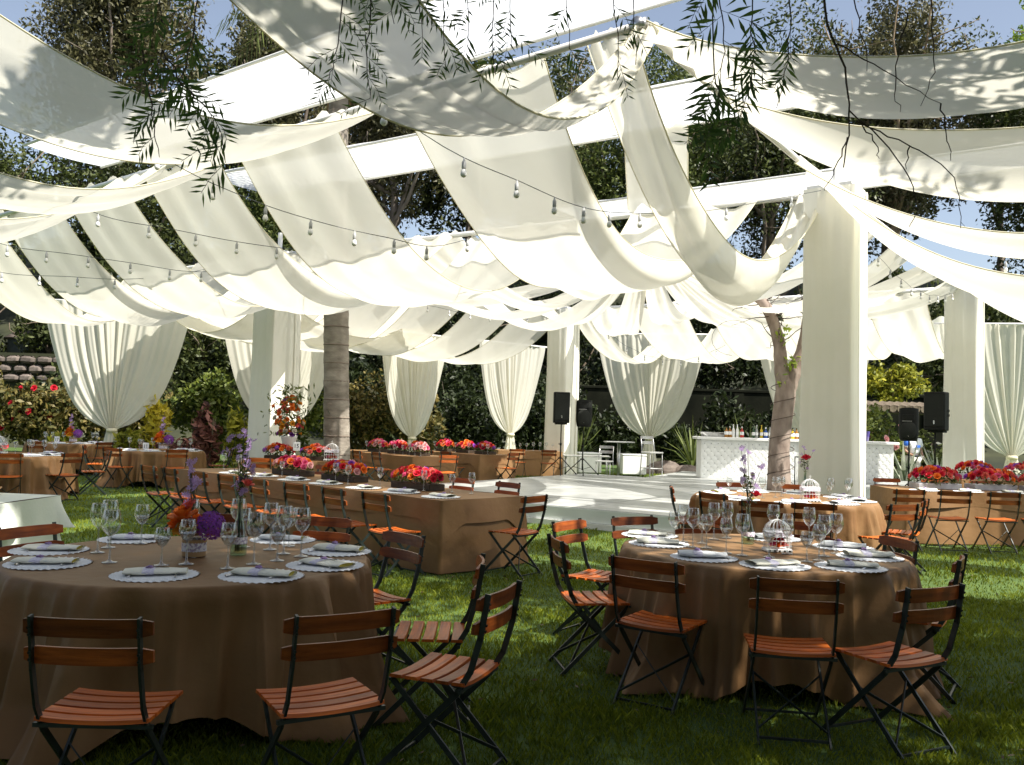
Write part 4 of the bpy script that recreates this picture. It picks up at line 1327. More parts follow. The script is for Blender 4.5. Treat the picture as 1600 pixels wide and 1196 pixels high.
def bottle_vase(x, y, z, h, label, tall=0.4, red=True, dense=14, mat='petal_lilac_f', gm='glass_green'):
    root = empty('bottle_vase', (x, y, z))
    k = h / .30
    mb = MB(); mb.lathe([(.040, 0), (.046, .004), (.046, .06 * k), (.043, .10 * k), (.030, .15 * k), (.017, .20 * k), (.0145, .25 * k), (.0145, .29 * k), (.018, .293 * k), (.018, .30 * k)], 24)
    mb.build('bottle', gm, root, smooth=True)
    mb = MB(); mb.lathe([(.0472, .058 * k), (.0472, .092 * k)], 24, capb=False); mb.build('paper_label', 'lace', root, smooth=True)
    mb = MB(); tips = []
    for i in range(dense):
        f = i / dense
        tz = h + .03 + tall * (f ** 0.8)
        sp = .045 + .05 * math.sin(f * 2.6)
        q = Vector((random.uniform(-sp, sp), random.uniform(-sp, sp) * .7, tz))
        mb.tube([(random.uniform(-.02, .02), random.uniform(-.02, .02), .02), (0, 0, h), (q.x * .45, q.y * .45, (h + tz) / 2 + .01), q], .0018, 4)
        tips.append(q)
        for _ in range(2):
            tips.append(q + Vector((random.uniform(-.028, .028), random.uniform(-.02, .02), random.uniform(-.035, .012))))
    mb.build('stems', 'leaf_pepper', root)
    dz_ = link('daisies', daisies(tips, .022, mat, 'daisies'), root); dz_['kind'] = 'stuff'
    n = 46
    p = np.stack([RNG.normal(0, .022, n), RNG.normal(0, .02, n), h - .01 + RNG.random(n) * tall * .55], 1)
    leaves('foliage', p, .045, .014, 'leaf_mid', root)
    if red: blossom(root, .045, -.03, h + .07, .034, 'coral' if red == 1 else 'red')
    return tag(root, label, 'flower vase', 'bottle vases')
bottle_vase(-1.54, 5.18, .752, .34, 'tall green bottle vase of lilac daisies and a coral rose on the front left table', .36, 1, 16)
bottle_vase(1.70, 6.38, .752, .28, 'tall bottle vase of sparse purple sprigs on the front right table', .40, 2, 11)
bottle_vase(3.80, 11.55, .752, .30, 'slim bottle vase with one red gerbera beside the tall post', .32, 0, 6)
vz = bpy.data.objects['bottle_vase.002']
blossom(vz, 0, -.03, .47, .06, 'red')
def birdcage(x, y, z, sc, label):
    root = empty('birdcage', (x, y, z)); root.scale = (sc,) * 3
    mb = MB(); mb.box(0, 0, .012, .21, .16, .024, bev=.004)
    mb.build('base_tray', 'white', root)
    for i in range(5):
        mb = MB(); mb.lathe([(.008, 0), (.008, .003)], 10, (0, 0, 0), capt=True)
        mb.v = [(vx - .08 + i * .04, -.0805 - vz, .012 + vy) for (vx, vy, vz) in mb.v]
        mb.build('pierced_hole', 'black', root)
    mb = MB(); n = 22
    for k in range(n):
        t = k / n * 4; s_ = int(t); f = t - s_
        bx, by = [(-.095 + .19 * f, -.07), (.095, -.07 + .14 * f), (.095 - .19 * f, .07), (-.095, .07 - .14 * f)][s_]
        mb.tube([(bx, by, .02), (bx, by, .17), (bx * .86, by * .86, .21), (bx * .5, by * .5, .245), (0, 0, .262)], .0016, 4)
    mb.build('bars', 'white', root)
    mb = MB()
    for z_ in (.025, .09, .17):
        mb.tube([(-.095, -.07, z_), (.095, -.07, z_), (.095, .07, z_), (-.095, .07, z_), (-.095, -.07, z_)], .0022, 4)
    mb.tube([(0, 0, .262), (0, 0, .275), (.012, 0, .287), (0, 0, .30), (-.012, 0, .287), (0, 0, .275)], .002, 4)
    mb.build('hoops', 'white', root)
    mb = MB(); mb.box(0, 0, .142, .196, .146, .036); mb.build('lace_band', 'lace', root)
    for (a, b, c_, k) in ((-.045, -.03, .06, 'pink'), (0, -.04, .05, 'orange'), (.02, -.03, .09, 'red'), (.05, -.02, .055, 'coral'), (-.02, .02, .085, 'crimson'), (.0, .03, .06, 'amber')):
        blossom(root, a, b, c_, .032, k)
    return tag(root, label, 'birdcage', 'white birdcage centrepieces')
birdcage(1.80, 6.02, .752, 0.82, 'white wire birdcage with pink and orange flowers on the front right table')
birdcage(3.48, 10.40, .752, 1.0, 'sunlit white birdcage with flowers on the round table below the post')
birdcage(-9.05, 15.9, .752, 1.2, 'white birdcage with pale flowers at the left edge of the photo')
birdcage(-3.35, 16.9, .752, 1.25, 'white birdcage beside the palm trunk on the short table')
# table number cards
def number_card(x, y, z, txt, label):
    root = empty('table_number', (x, y, z), rad(-10 if x < 0 else 0)); root.scale = (.62, .62, .62)
    mb = MB(); mb.box(0, .004, .0, .22, .008, .26, bev=.003); mb.v = [(a, b, c + .13) for a, b, c in mb.v]; mb.build('frame', 'white', root)
    mb = MB(); mb.box(0, -.002, .135, .16, .006, .20); mb.build('card', 'paper', root)
    cu = bpy.data.curves.new('numerals', 'FONT'); cu.body = txt; cu.size = .17; cu.align_x = 'CENTER'; cu.align_y = 'CENTER'; cu.extrude = .001
    cu.materials.append(M['black'])
    o = bpy.data.objects.new('numerals', cu)
    dg = None
    COL.objects.link(o)
    me = bpy.data.meshes.new_from_object(o.evaluated_get(bpy.context.evaluated_depsgraph_get()))
    bpy.data.objects.remove(o)
    t = link('numerals', me, root, (0, -.0075, .135)); t.rotation_euler = (PI / 2, 0, 0)
    mb = MB(); mb.box(0, .02, .006, .1, .06, .012); mb.build('foot', 'white', root)
    return tag(root, label, 'table number', 'table number cards')
number_card(-10.95, 21.7, .752, '17', 'framed table number 17 under the large left curtain')
number_card(-7.72, 19.05, .752, '11', 'framed table number 11 by the orange roses left of the long table')
number_card(-3.95, 16.62, .93, '15', 'framed table number 15 between the post and the palm')

# tall urn arrangement between the post and the palm
root = empty('urn_bouquet', (-4.25, 17.25, .748))
mb = MB(); mb.lathe([(.10, 0), (.11, .01), (.06, .04), (.05, .12), (.11, .24), (.15, .40), (.16, .44), (.14, .44)], 20); mb.build('urn', 'white', root, smooth=True)
for i in range(64):
    a = random.uniform(0, 2 * PI); t = random.random()
    r = .12 + .26 * math.sin(PI * (.15 + .8 * t))
    blossom(root, r * math.cos(a) * random.uniform(.4, 1), r * math.sin(a) * random.uniform(.4, 1), .45 + t * .75, .05, random.choice(['orange', 'amber', 'coral', 'amber', 'purple', 'white', 'orange']), False)
p = np.stack([RNG.normal(0, .2, 320), RNG.normal(0, .2, 320), .45 + RNG.random(320) * .95], 1)
leaves('foliage', p, .14, .035, 'leaf_mid', root)
tag(root, 'tall white urn of orange and yellow flowers right of the palm side post', 'flower arrangement')
# ------------------------------------------------------------------ speakers
def tripod(x, y, z, h, label):
    root = empty('speaker_stand', (x, y, z))
    mb = MB(); mb.tube([(0, 0, .12), (0, 0, h * .62)], .019, 10); mb.build('lower_pole', 'black', root, smooth=True)
    mb = MB(); mb.tube([(0, 0, h * .6), (0, 0, h + .05)], .0155, 10); mb.build('upper_pole', 'black', root, smooth=True)
    for z_ in (h * .60, h * .33):
        mb = MB(); mb.tube([(0, 0, z_ - .03), (0, 0, z_ + .03)], .028, 10); mb.build('collar', 'black', root, smooth=True)
        mb = MB(); mb.tube([(0, 0, z_), (-.06, -.01, z_)], .01, 6); mb.build('knob', 'black', root)
    for k in range(3):
        a = k * 2 * PI / 3 + .5
        e = Vector((math.cos(a), math.sin(a), 0))
        mb = MB(); mb.tube([e * .03 + Vector((0, 0, h * .33)), e * .48 + Vector((0, 0, .015))], .012, 6)
        mb.tube([Vector((0, 0, .14)), e * .26 + Vector((0, 0, h * .165))], .007, 5)
        lg = mb.build('leg', 'black', root)
        mb = MB(); mb.tube([e * .46 + Vector((0, 0, .03)), e * .50 + Vector((0, 0, .0))], .017, 6); mb.build('rubber_foot', 'black', lg)
    return tag(root, label, 'speaker stand', 'black tripod stands')
def speaker_square(x, y, z, rz, label, h=.78):
    root = empty('loudspeaker', (x, y, z), rz)
    mb = MB()
    w_, d_ = .40, .38
    out = [(-w_ / 2, -d_ / 2 + .02), (-w_ / 2 + .02, -d_ / 2), (w_ / 2 - .02, -d_ / 2), (w_ / 2, -d_ / 2 + .02), (w_ / 2, .06), (w_ / 2 - .10, d_ / 2), (-w_ / 2 + .10, d_ / 2), (-w_ / 2, .06)]
    n = len(out)
    vs = [(a, b, c) for (c, s) in ((0.02, 1), (0, .95), (h - .0, .95), (h - .02, 1)) for (a, b) in out for (a, b) in [(a * s, b * s)]]
    order = [1, 0, 3, 2]
    rows = [vs[r * n:(r + 1) * n] for r in order[:1]] + [vs[0:n], vs[3 * n:4 * n], vs[2 * n:3 * n]]
    rows = [vs[n:2 * n], vs[0:n], vs[3 * n:4 * n], vs[2 * n:3 * n]]
    fl = [p for r in rows for p in r]
    fs = [tuple(reversed(range(n))), tuple(3 * n + k for k in range(n))]
    for r in range(3):
        for k in range(n): fs.append((r * n + k, r * n + (k + 1) % n, (r + 1) * n + (k + 1) % n, (r + 1) * n + k))
    mb.add(fl, fs); mb.build('cabinet', 'black', root)
    mb = MB(); mb.box(0, -d_ / 2 - .006, h / 2 + .02, .35, .014, h - .12, bev=.006); mb.build('grille', 'grille', root)
    mb = MB(); mb.box(0, -d_ / 2 - .0150, .16, .026, .004, .075, bev=.002); mb.build('badge', 'silver', root)
    for zz in (h * .40, h * .52):
        mb = MB(); mb.box(w_ / 2 + .002, .02, zz, .012, .12, .05, bev=.004); mb.build('side_handle', 'grille', root)
    mb = MB(); mb.box(0, 0, -.02, .30, .26, .04, bev=.01); mb.build('base_foot', 'black', root)
    return tag(root, label, 'speaker', 'black loudspeakers')
def speaker_round(x, y, z, rz, label, h=.66):
    root = empty('loudspeaker', (x, y, z), rz)
    mb = MB()
    def fn(a, b):
        th = a * 2 * PI
        zz = b * h
        k = 1 - .16 * max(0, 1 - b * 4) ** 1.5 - .03 * max(0, b * 4 - 3) ** 2
        c, s_ = math.cos(th), math.sin(th)
        sx = math.copysign(abs(c) ** .55, c) * .205 * k; sy = math.copysign(abs(s_) ** .6, s_) * .17 * k
        return (sx, sy, zz + .03 * (1 - (sx / .21) ** 2) * (b > .9))
    mb.grid(fn, 36, 16, closed=True)
    n = 36; o = 16 * n
    mb.f.append(tuple(range(o, o + n))); mb.f.append(tuple(reversed(range(n))))
    mb.build('cabinet', 'black', root, smooth=False)
    mb = MB()
    prof = []
    for k in range(28):
        a = 2 * PI * k / 28; c, s_ = math.cos(a), math.sin(a)
        prof.append((math.copysign(abs(c) ** .7, c) * .165, math.copysign(abs(s_) ** .75, s_) * .185))
    vs = [(px, -.178 + .01 * abs(px) / .165, .24 + pz) for px, pz in prof] + [(px * .85, -.192, .24 + pz * .85) for px, pz in prof] + [(0, -.198, .24)]
    fs = [(k, (k + 1) % 28, 28 + (k + 1) % 28, 28 + k) for k in range(28)] + [(28 + k, 28 + (k + 1) % 28, 56) for k in range(28)]
    mb.add(vs, fs); mb.build('woofer_grille', 'grille', root, smooth=True)
    mb = MB(); mb.box(0, -.172, .53, .25, .03, .13, bev=.012); mb.build('horn', 'black', root)
    mb = MB(); mb.box(-.03, -.178, .445, .20, .012, .014, bev=.003); mb.build('vent_slot', 'steel', root)
    mb = MB(); mb.lathe([(.010, 0), (.010, .004)], 8, capt=True); mb.v = [(a, -.199 - c, .11 + b) for a, b, c in mb.v]; mb.build('badge', 'silver', root)
    return tag(root, label, 'speaker', 'black loudspeakers')
tripod(1.28, 22.75, .30, 1.28, 'black tripod under the square loudspeaker at the dance floor edge')
tripod(1.85, 22.85, .30, 1.22, 'black tripod under the rounded loudspeaker at the dance floor edge')
speaker_square(1.27, 22.75, 1.60, .05, 'square black loudspeaker on a tripod before the far post')
speaker_round(1.86, 22.85, 1.52, -.1, 'rounded black loudspeaker on a tripod right of the far post')
tripod(8.40, 17.75, 0, 1.62, 'black tripod of the large loudspeaker rising behind the red roses')
tripod(8.95, 20.15, 0, 1.38, 'black tripod of the smaller loudspeaker rising behind the red roses')
speaker_square(8.44, 17.75, 1.66, -.75, 'large square black loudspeaker in front of the right hand post', .76)
speaker_round(8.92, 20.1, 1.42, -.45, 'rounded black loudspeaker beside the larger one on the right', .72)

# ------------------------------------------------------------------ bar
BO = Vector((4.92, 23.15, .29)); BE = Vector((9.8, 22.93, .29))
bd = (BE - BO); BL = bd.length; bd.normalize(); bn = Vector((-bd.y, bd.x, 0))
root = empty('bar_counter', BO, math.atan2(bd.y, bd.x))
secs = 4; hb = 1.0
for s_ in range(secs):
    x0 = BL * s_ / secs + .006; x1 = BL * (s_ + 1) / secs - .006
    mb = MB()
    studs = []
    nx = 14; nz = 10
    def tuft(a, b):
        x = x0 + (x1 - x0) * a; z = .0 + hb * b
        u_ = a * nx; v_ = b * nz
        d1 = abs(math.sin(PI * (u_ + v_) / 2)); d2 = abs(math.sin(PI * (u_ - v_) / 2))
        e = min(1, 6 * min(a, 1 - a) * 4, 6 * min(b, 1 - b) * 3)
        return (x, -.016 * (d1 * d2) ** .45 * e, z)
    mb.grid(tuft, 96, 56)
    fs_ = mb.build('tufted_panel', 'leather', root, smooth=True)
    mb = MB()
    for i in range(nx + 1):
        for j in range(nz + 1):
            if (i + j) % 2 == 0 and 0 < i < nx and 0 < j < nz:
                p = (x0 + (x1 - x0) * i / nx, -.012, hb * j / nz)
                mb.add([(p[0] + .014 * math.cos(q * PI / 3), p[1] + .004, p[2] + .014 * math.sin(q * PI / 3)) for q in range(6)] + [(p[0], p[1] - .006, p[2])], [(q, (q + 1) % 6, 6) for q in range(6)])
    mb.build('buttons', 'stud', fs_)
mb = MB(); mb.box(BL / 2, .36, .49, BL, .70, .98); mb.build('carcass', 'white', root)
mb = MB(); mb.box(BL / 2, .33, 1.035, BL + .22, .86, .07, bev=.012); mb.build('counter_top', 'white', root)
tag(root, 'long white tufted bar counter at the back of the dance floor', 'bar')
def bottle(x, y, z, prof, mat, label, cap=None, n=12):
    root = empty('bottle', (x, y, z))
    mb = MB(); mb.lathe(prof, n, capt=True); mb.build('body', mat, root, smooth=True)
    r, h = prof[-1]
    mb = MB(); mb.lathe([(r + .003, h - .01), (r + .003, h + .025), (r, h + .027)], 10, capt=True); mb.build('cap', cap or 'black', root, smooth=True)
    r = prof[2][0]; mb = MB(); mb.lathe([(r + .002, .07), (r + .002, .15)], n, capb=False); mb.build('label', 'paper', root, smooth=True)
    return tag(root, label, 'bottle', 'bottles on the bar')
for k, c in dict(amber=(0.45, 0.20, 0.03), green=(0.03, 0.10, 0.03), yellow=(0.75, 0.55, 0.03), blue=(0.02, 0.10, 0.42), teal=(0.05, 0.16, 0.22), clearb=(0.45, 0.47, 0.45), red=(0.60, 0.03, 0.02)).items():
    M['b_' + k] = noise_mat('bottle_' + k, tuple(x * .8 for x in c), c, 6, 0.12, trans=.25, coat=.3)
tallp = [(.035, 0), (.04, .006), (.04, .18), (.034, .21), (.015, .25), (.014, .31)]
fatp = [(.05, 0), (.056, .01), (.056, .14), (.045, .18), (.016, .21), (.016, .26)]
def bpos(t, off=.2): 
    p = BO + bd * t + bn * off
    return p.x, p.y, BO.z + 1.071
for t, pr, mt, cp, lb in [(.68, fatp, 'b_amber', None, 'squat amber bottle at the left end of the bar'), (.77, fatp, 'b_amber', 'silver', 'taller amber bottle beside the squat one on the bar'),
    (.86, tallp, 'white', 'white', 'slim white bottle, left of the pair on the bar'), (.96, tallp, 'white', 'white', 'slim white bottle, right of the pair on the bar'),
    (1.08, fatp, 'b_red', 'paper', 'round red bottle on the bar next to the white pair'), (1.38, tallp, 'b_green', None, 'dark green bottle left of the yellow one on the bar'),
    (1.46, tallp, 'b_clearb', 'silver', 'clear bottle left of the yellow one on the bar'), (1.58, tallp, 'b_yellow', 'b_yellow', 'bright yellow bottle in the middle of the bar'),
    (1.69, fatp, 'b_blue', 'white', 'blue bottle right of the yellow one on the bar'), (1.80, tallp, 'b_clearb', None, 'clear bottle between two blue ones on the bar'),
    (1.91, fatp, 'b_teal', 'white', 'teal bottle by the tree trunk on the bar'), (2.38, fatp, 'b_yellow', None, 'squat yellow bottle right of the tree on the bar'),
    (2.48, fatp, 'b_amber', None, 'squat amber bottle right of the tree on the bar'), (2.57, tallp, 'b_green', None, 'dark bottle beside the tall post on the bar')]:
    b_ = bottle(*bpos(t), pr, mt, lb, cp)
    b_.scale = (.92, .92, 1.0)
for t, lb in ((.42, 'low steel tray at the left end of the bar'),):
    p = bpos(t, .45); root = empty('steel_tray', p)
    mb = MB(); mb.lathe([(.20, 0), (.22, .02)], 20, capb=True); mb.add([(x * 1.7, y * .7, z) for x, y, z in mb.v], []) ; mb.v = [(x * 1.7, y * .7, z * 5) for x, y, z in mb.v[:40]]; mb.build('rim', 'steel', root, smooth=True)
    mb = MB(); mb.box(0, 0, .11, .8, .3, .015, bev=.005); mb.build('lid', 'steel', root)
    tag(root, lb, 'tray')
# cobalt flower pot at the right of the bar
p = bpos(4.2, .25)
root = empty('flower_pot', p)
M['cobalt'] = noise_mat('violet_glaze', (.06, .04, .26), (.11, .07, .38), 8, .3, coat=.4)
mb = MB(); mb.lathe([(.10, 0), (.13, .02), (.16, .25), (.15, .26)], 18, capt=True); mb.build('pot', 'cobalt', root, smooth=True)
pts = np.stack([RNG.normal(0, .16, 200), RNG.normal(0, .12, 200), .30 + .30 * RNG.random(200)], 1)
leaves('foliage', pts, .09, .035, 'leaf_hedge', root)
tag(root, 'violet glazed pot with a leafy plant on the right part of the bar', 'flower pot')

# ------------------------------------------------------------------ lounge furniture
def cube(x, y, rz, label):
    root = empty('lounge_cube', (x, y, 0), rz)
    mb = MB(); mb.box(0, 0, .36, .78, .78, .60, bev=.03); mb.build('upholstery', 'leather', root, smooth=False)
    mb = MB(); mb.box(0, 0, .68, .80, .80, .05, bev=.02); mb.build('cushion', 'leather', root)
    for a in (-1, 1):
        for b in (-1, 1):
            mb = MB(); mb.lathe([(.03, 0), (.03, .06)], 8, (a * .3, b * .3, 0)); mb.build('foot', 'black', root)
    return tag(root, label, 'pouf', 'white lounge cubes')
cube(2.42, 28.6, .3, 'white leather lounge cube nearest the far post'); cube(3.85, 28.4, .1, 'white leather lounge cube behind the metal bar table')
def metal_chair(x, y, z, rz, label):
    root = empty('metal_chair', (x, y, z), rz)
    mb = MB(); mb.box(0, 0, .62, .42, .40, .035, bev=.012); mb.build('seat', 'white', root)
    for s_ in (-1, 1):
        mb = MB(); mb.tube([(s_ * .19, .18, 0), (s_ * .185, .17, .60)], .013, 8); mb.build('front_leg', 'steel', root, smooth=True)
        mb = MB(); mb.tube([(s_ * .20, -.24, 0), (s_ * .19, -.19, .55), (s_ * .19, -.19, .75), (s_ * .185, -.25, 1.02)], .013, 8); mb.build('rear_leg', 'steel', root, smooth=True)
    for z_ in (.86, .99):
        mb = MB()
        mb.grid(lambda a, b: ((a - .5) * .37, -.205 - .045 * math.sin(a * PI) - .02 * (z_ - .86) * 7, z_ - .035 + .075 * b), 10, 2)
        mb.build('back_rail', 'steel', root, smooth=True)
    mb = MB()
    for (a, b) in (((-.19, .18), (.19, .18)), ((-.2, -.21), (.2, -.21)), ((-.19, .18), (-.2, -.21)), ((.19, .18), (.2, -.21))):
        mb.tube([(a[0], a[1], .22), (b[0], b[1], .22)], .009, 6)
    mb.build('stretcher', 'steel', root)
    return tag(root, label, 'metal chair', 'metal bar chairs')
metal_chair(2.52, 22.55 + 1.35, 0.0, PI * .9, 'metal bar chair with white seat left of the bar table')
metal_chair(3.62, 22.25 + .6, .30, PI * 1.15, 'metal bar chair right of the bar table by the curtain tail')
root = empty('bar_table', (2.98, 24.6, 0))
mb = MB(); mb.box(0, 0, 1.13, .78, .70, .035, bev=.01); mb.build('top', 'steel', root)
mb = MB(); mb.tube([(0, 0, .02), (0, 0, 1.12)], .045, 12); mb.build('column', 'steel', root, smooth=True)
mb = MB(); mb.lathe([(.27, 0), (.27, .012), (.06, .03)], 20); mb.build('base', 'steel', root, smooth=True)
tag(root, 'square steel bar table between two metal chairs', 'bar table')
root = empty('low_table', (2.15, 25.2, 0))
mb = MB(); mb.box(0, 0, .70, 1.3, .5, .035, bev=.01); mb.build('top', 'white_tube', root)
for a in (-1, 1):
    for b in (-1, 1):
        mb = MB(); mb.tube([(a * .58, b * .2, 0), (a * .58, b * .2, .69)], .014, 8); mb.build('leg', 'steel', root, smooth=True)
tag(root, 'pale low table in front of the left lounge cube', 'table')
# black frame rail by the tree
root = empty('side_stand', (6.05, 17.9, .30))
mb = MB(); mb.tube([(-.24, 0, 0), (-.24, 0, .74), (.24, 0, .72), (.24, 0, 0)], .014, 6); mb.build('front_frame', 'iron', root)
mb = MB(); mb.tube([(-.24, .4, 0), (-.24, .4, .74), (.24, .4, .72), (.24, .4, 0)], .014, 6); mb.build('rear_frame', 'iron', root)
mb = MB(); mb.box(0, .2, .745, .5, .44, .02); mb.build('shelf', 'iron', root)
tag(root, 'thin black metal stand right of the forked tree trunk', 'stand')

# ------------------------------------------------------------------ white buffet at the left edge
BC = Vector((-5.55, 8.15, 0))
root = empty('buffet_table', BC, rad(-4))
mb = MB(); mb.box(0, 0, .715, 2.5, .9, .03); mb.build('table_top', 'wood2', root)
for a in (-1, 1):
    for b in (-1, 1):
        mb = MB(); mb.tube([(a * 1.15, b * .38, 0), (a * 1.15, b * .38, .7)], .018, 8); mb.build('leg', 'iron', root, smooth=True)
tag(root, 'buffet table under white cloths at the left edge', 'table')
cl = empty('buffet_cloth', BC, rad(-4))
def bskirt(Lx, Ly, zt, zbf, off, amp, n=160):
    per = []
    for k in range(n):
        t = k / n * 2 * (Lx + Ly)
        if t < Lx: per.append((-Lx / 2 + t, -Ly / 2, 0, -1))
        elif t < Lx + Ly: per.append((Lx / 2, -Ly / 2 + t - Lx, 1, 0))
        elif t < 2 * Lx + Ly: per.append((Lx / 2 - (t - Lx - Ly), Ly / 2, 0, 1))
        else: per.append((-Lx / 2, Ly / 2 - (t - 2 * Lx - Ly), -1, 0))
    def fn(a, b):
        k = int(round(a * n)) % n
        x, y, nx, ny = per[k]
        zb = zbf(x, y); z = zt - (zt - zb) * b
        w_ = off + .005 + amp * b * (math.sin(k * .35) + .6 * math.sin(k * .83)) + .10 * b * (zt - zb)
        cx = 1.0 if abs(abs(x) - Lx / 2) < .12 and abs(abs(y) - Ly / 2) < .12 else 0
        w_ *= 1 + 1.2 * cx * b
        return (x + nx * w_, y + ny * w_, z)
    return fn, n
fn, n = bskirt(2.5, .92, .738, lambda x, y: .015, 0, .018)
mb = MB(); mb.grid(fn, n, 10, closed=True); mb.build('under_cloth', 'cloth_white', cl, smooth=True)
fn, n = bskirt(2.52, .94, .7445, lambda x, y: .56 - .0 * x + .16 * min(1, abs(x - 1.26) / .9) - .10 * max(0, 1 - abs(x - 1.26) * 3) - .18 * max(0, 1 - abs(x - .2) / .8), .03, .03)
mb = MB(); mb.grid(fn, n, 8, closed=True)
mb.grid(lambda a, b: ((a - .5) * 2.53, (b - .5) * .95, .7455 + .002 * math.sin(a * 12 + b * 5)), 30, 12)
mb.build('over_cloth', 'cloth_white', cl, smooth=True)
tag(cl, 'double white cloth on the buffet, its overlay hem hanging past the corner', 'tablecloth')
root = empty('serving_tray', (-5.25, 8.22, .749), rad(-4))
mb = MB(); mb.box(0, 0, .012, .95, .42, .02, bev=.006); mb.build('plate', 'silver', root)
mb = MB(); mb.box(0, -.21, .03, .95, .012, .03); mb.box(0, .21, .03, .95, .012, .03); mb.box(.475, 0, .03, .012, .43, .03); mb.box(-.475, 0, .03, .012, .43, .03); mb.build('rim', 'black', root)
tag(root, 'silver serving tray with a black rim on the white buffet', 'tray')
for k in range(8):
    x, y = -5.55 + (k % 4) * .19, 8.14 + (k // 4) * .17
    g = glass(x, y, .772, 'mid', True, .9); tag(g, 'empty stem glass on the silver tray, ' + ORD[k] + ' from the left', 'wine glass', 'glasses on the buffet tray')
M['wax'] = noise_mat('pale_wax', (.75, .73, .66), (.82, .80, .74), 9, .5)
for k, (x, y) in enumerate([(-5.12, 7.83), (-4.95, 7.85), (-4.80, 7.84), (-4.55, 7.90), (-5.35, 7.82)]):
    root = empty('votive_glass', (x, y, .749))
    mb = MB(); mb.lathe([(.026, 0), (.03, .002), (.032, .07), (.030, .07)], 14); mb.build('cup', 'glass', root, smooth=True)
    mb = MB(); mb.lathe([(.026, .004), (.027, .04)], 14, capt=True); mb.build('wax', 'wax', root, smooth=True)
    tag(root, 'small votive glass at the front of the white buffet, ' + ['third', 'fourth', 'fifth', 'last', 'second'][k] + ' from the left', 'votive', 'votive glasses on the buffet')
root = empty('bread_basket', (-4.95, 8.42, .749))
mb = MB(); mb.lathe([(.14, 0), (.19, .06), (.185, .065)], 18); mb.build('basket', 'kraft', root, smooth=True)
M['bread'] = noise_mat('toasted_snack', (.50, .20, .03), (.78, .42, .10), 20, .7)
for k in range(14):
    mb = MB(); mb.lathe([(.001, -.018), (.03, -.008), (.034, .006), (.02, .02), (.001, .024)], 8, (random.uniform(-.11, .11), random.uniform(-.11, .11), .06 + .02 * random.random()), capb=False); mb.build('snack', 'bread', root, smooth=True)
tag(root, 'basket of golden snacks at the back of the white buffet', 'basket')

# ------------------------------------------------------------------ person behind the right hand speakers
M['skin'] = noise_mat('skin', (.34, .18, .11), (.42, .24, .16), 8, .5)
M['shirt'] = noise_mat('white_shirt', (.72, .74, .78), (.82, .83, .85), 5, .8)
M['trousers'] = noise_mat('pale_trousers', (.60, .57, .54), (.70, .67, .63), 5, .8)
M['blue'] = noise_mat('blue_cloth', (.01, .09, .50), (.04, .18, .68), 8, .7)
M['belt'] = noise_mat('dark_belt', (.02, .02, .025), (.04, .04, .05), 8, .5)
M['hair'] = noise_mat('dark_hair', (.012, .008, .006), (.03, .02, .014), 30, .6)
def skin_body(name, verts, edges, radii, mat, parent, rootv=0, sub=2):
    me = bpy.data.meshes.new(name)
    me.from_pydata(verts, edges, [])
    me.materials.append(M[mat])
    o = link(name, me, parent)
    md = o.modifiers.new('skin', 'SKIN')
    sv = me.skin_vertices[0].data
    for i, r in enumerate(radii):
        sv[i].radius = r if isinstance(r, tuple) else (r, r)
        sv[i].use_root = (i == rootv)
    md.use_smooth_shade = True
    o.modifiers.new('sub', 'SUBSURF').levels = sub
    o.modifiers['sub'].render_levels = sub
    return o
root = empty('person', (11.5, 25.6, 0), rad(15))
pv = [(0, 0, .96), (0, 0, 1.15), (0, -.01, 1.36), (0, 0, 1.47), (0, -.01, 1.54), (0, -.02, 1.63), (0, -.01, 1.70),
      (-.10, 0, .90), (-.12, -.01, .50), (-.13, .01, .08), (-.13, -.12, .04), (.10, 0, .90), (.12, .01, .50), (.13, .02, .08), (.14, -.11, .04),
      (-.19, 0, 1.40), (-.27, .02, 1.12), (-.20, -.16, 1.00), (-.17, -.24, .99), (.19, 0, 1.40), (.27, .02, 1.12), (.24, -.10, .93), (.23, -.15, .87)]
pe = [(0, 1), (1, 2), (2, 3), (3, 4), (4, 5), (5, 6), (0, 7), (7, 8), (8, 9), (9, 10), (0, 11), (11, 12), (12, 13), (13, 14), (2, 15), (15, 16), (16, 17), (17, 18), (2, 19), (19, 20), (20, 21), (21, 22)]
pr = [(.14, .10), (.13, .10), (.15, .10), .06, .055, (.08, .095), .07, .085, .055, .04, .035, .085, .055, .04, .035, .06, .042, .032, .03, .06, .042, .032, .03]
skin_body('body', pv, pe, pr, 'skin', root)
skin_body('shirt', [(0, 0, .99), (0, 0, 1.15), (0, -.01, 1.36), (0, 0, 1.47), (-.19, 0, 1.40), (-.25, .015, 1.20), (.19, 0, 1.40), (.25, .015, 1.20)],
          [(0, 1), (1, 2), (2, 3), (2, 4), (4, 5), (2, 6), (6, 7)], [(.185, .15), (.18, .15), (.195, .15), .08, .095, .085, .095, .085], 'shirt', root)
mb = MB(); mb.box(.02, -.165, 1.24, .16, .012, .07, bev=.005); mb.build('shirt_print', 'blue', root)
skin_body('scarf', [(-.19, 0, 1.46), (-.25, -.01, 1.36), (-.26, -.02, 1.22)], [(0, 1), (1, 2)], [.06, .085, .075], 'blue', root)
skin_body('trousers', [(0, 0, .95), (-.10, 0, .88), (-.12, -.01, .50), (-.13, .01, .10), (.10, 0, .88), (.12, .01, .50), (.13, .02, .10)],
          [(0, 1), (1, 2), (2, 3), (0, 4), (4, 5), (5, 6)], [(.18, .14), .13, .10, .09, .13, .10, .09], 'trousers', root)
mb = MB(); mb.lathe([(.19, .93), (.20, .94), (.20, 1.0), (.19, 1.01)], 20, capb=False); mb.v = [(x, y * .78, z) for x, y, z in mb.v]; mb.build('belt', 'belt', root, smooth=True)
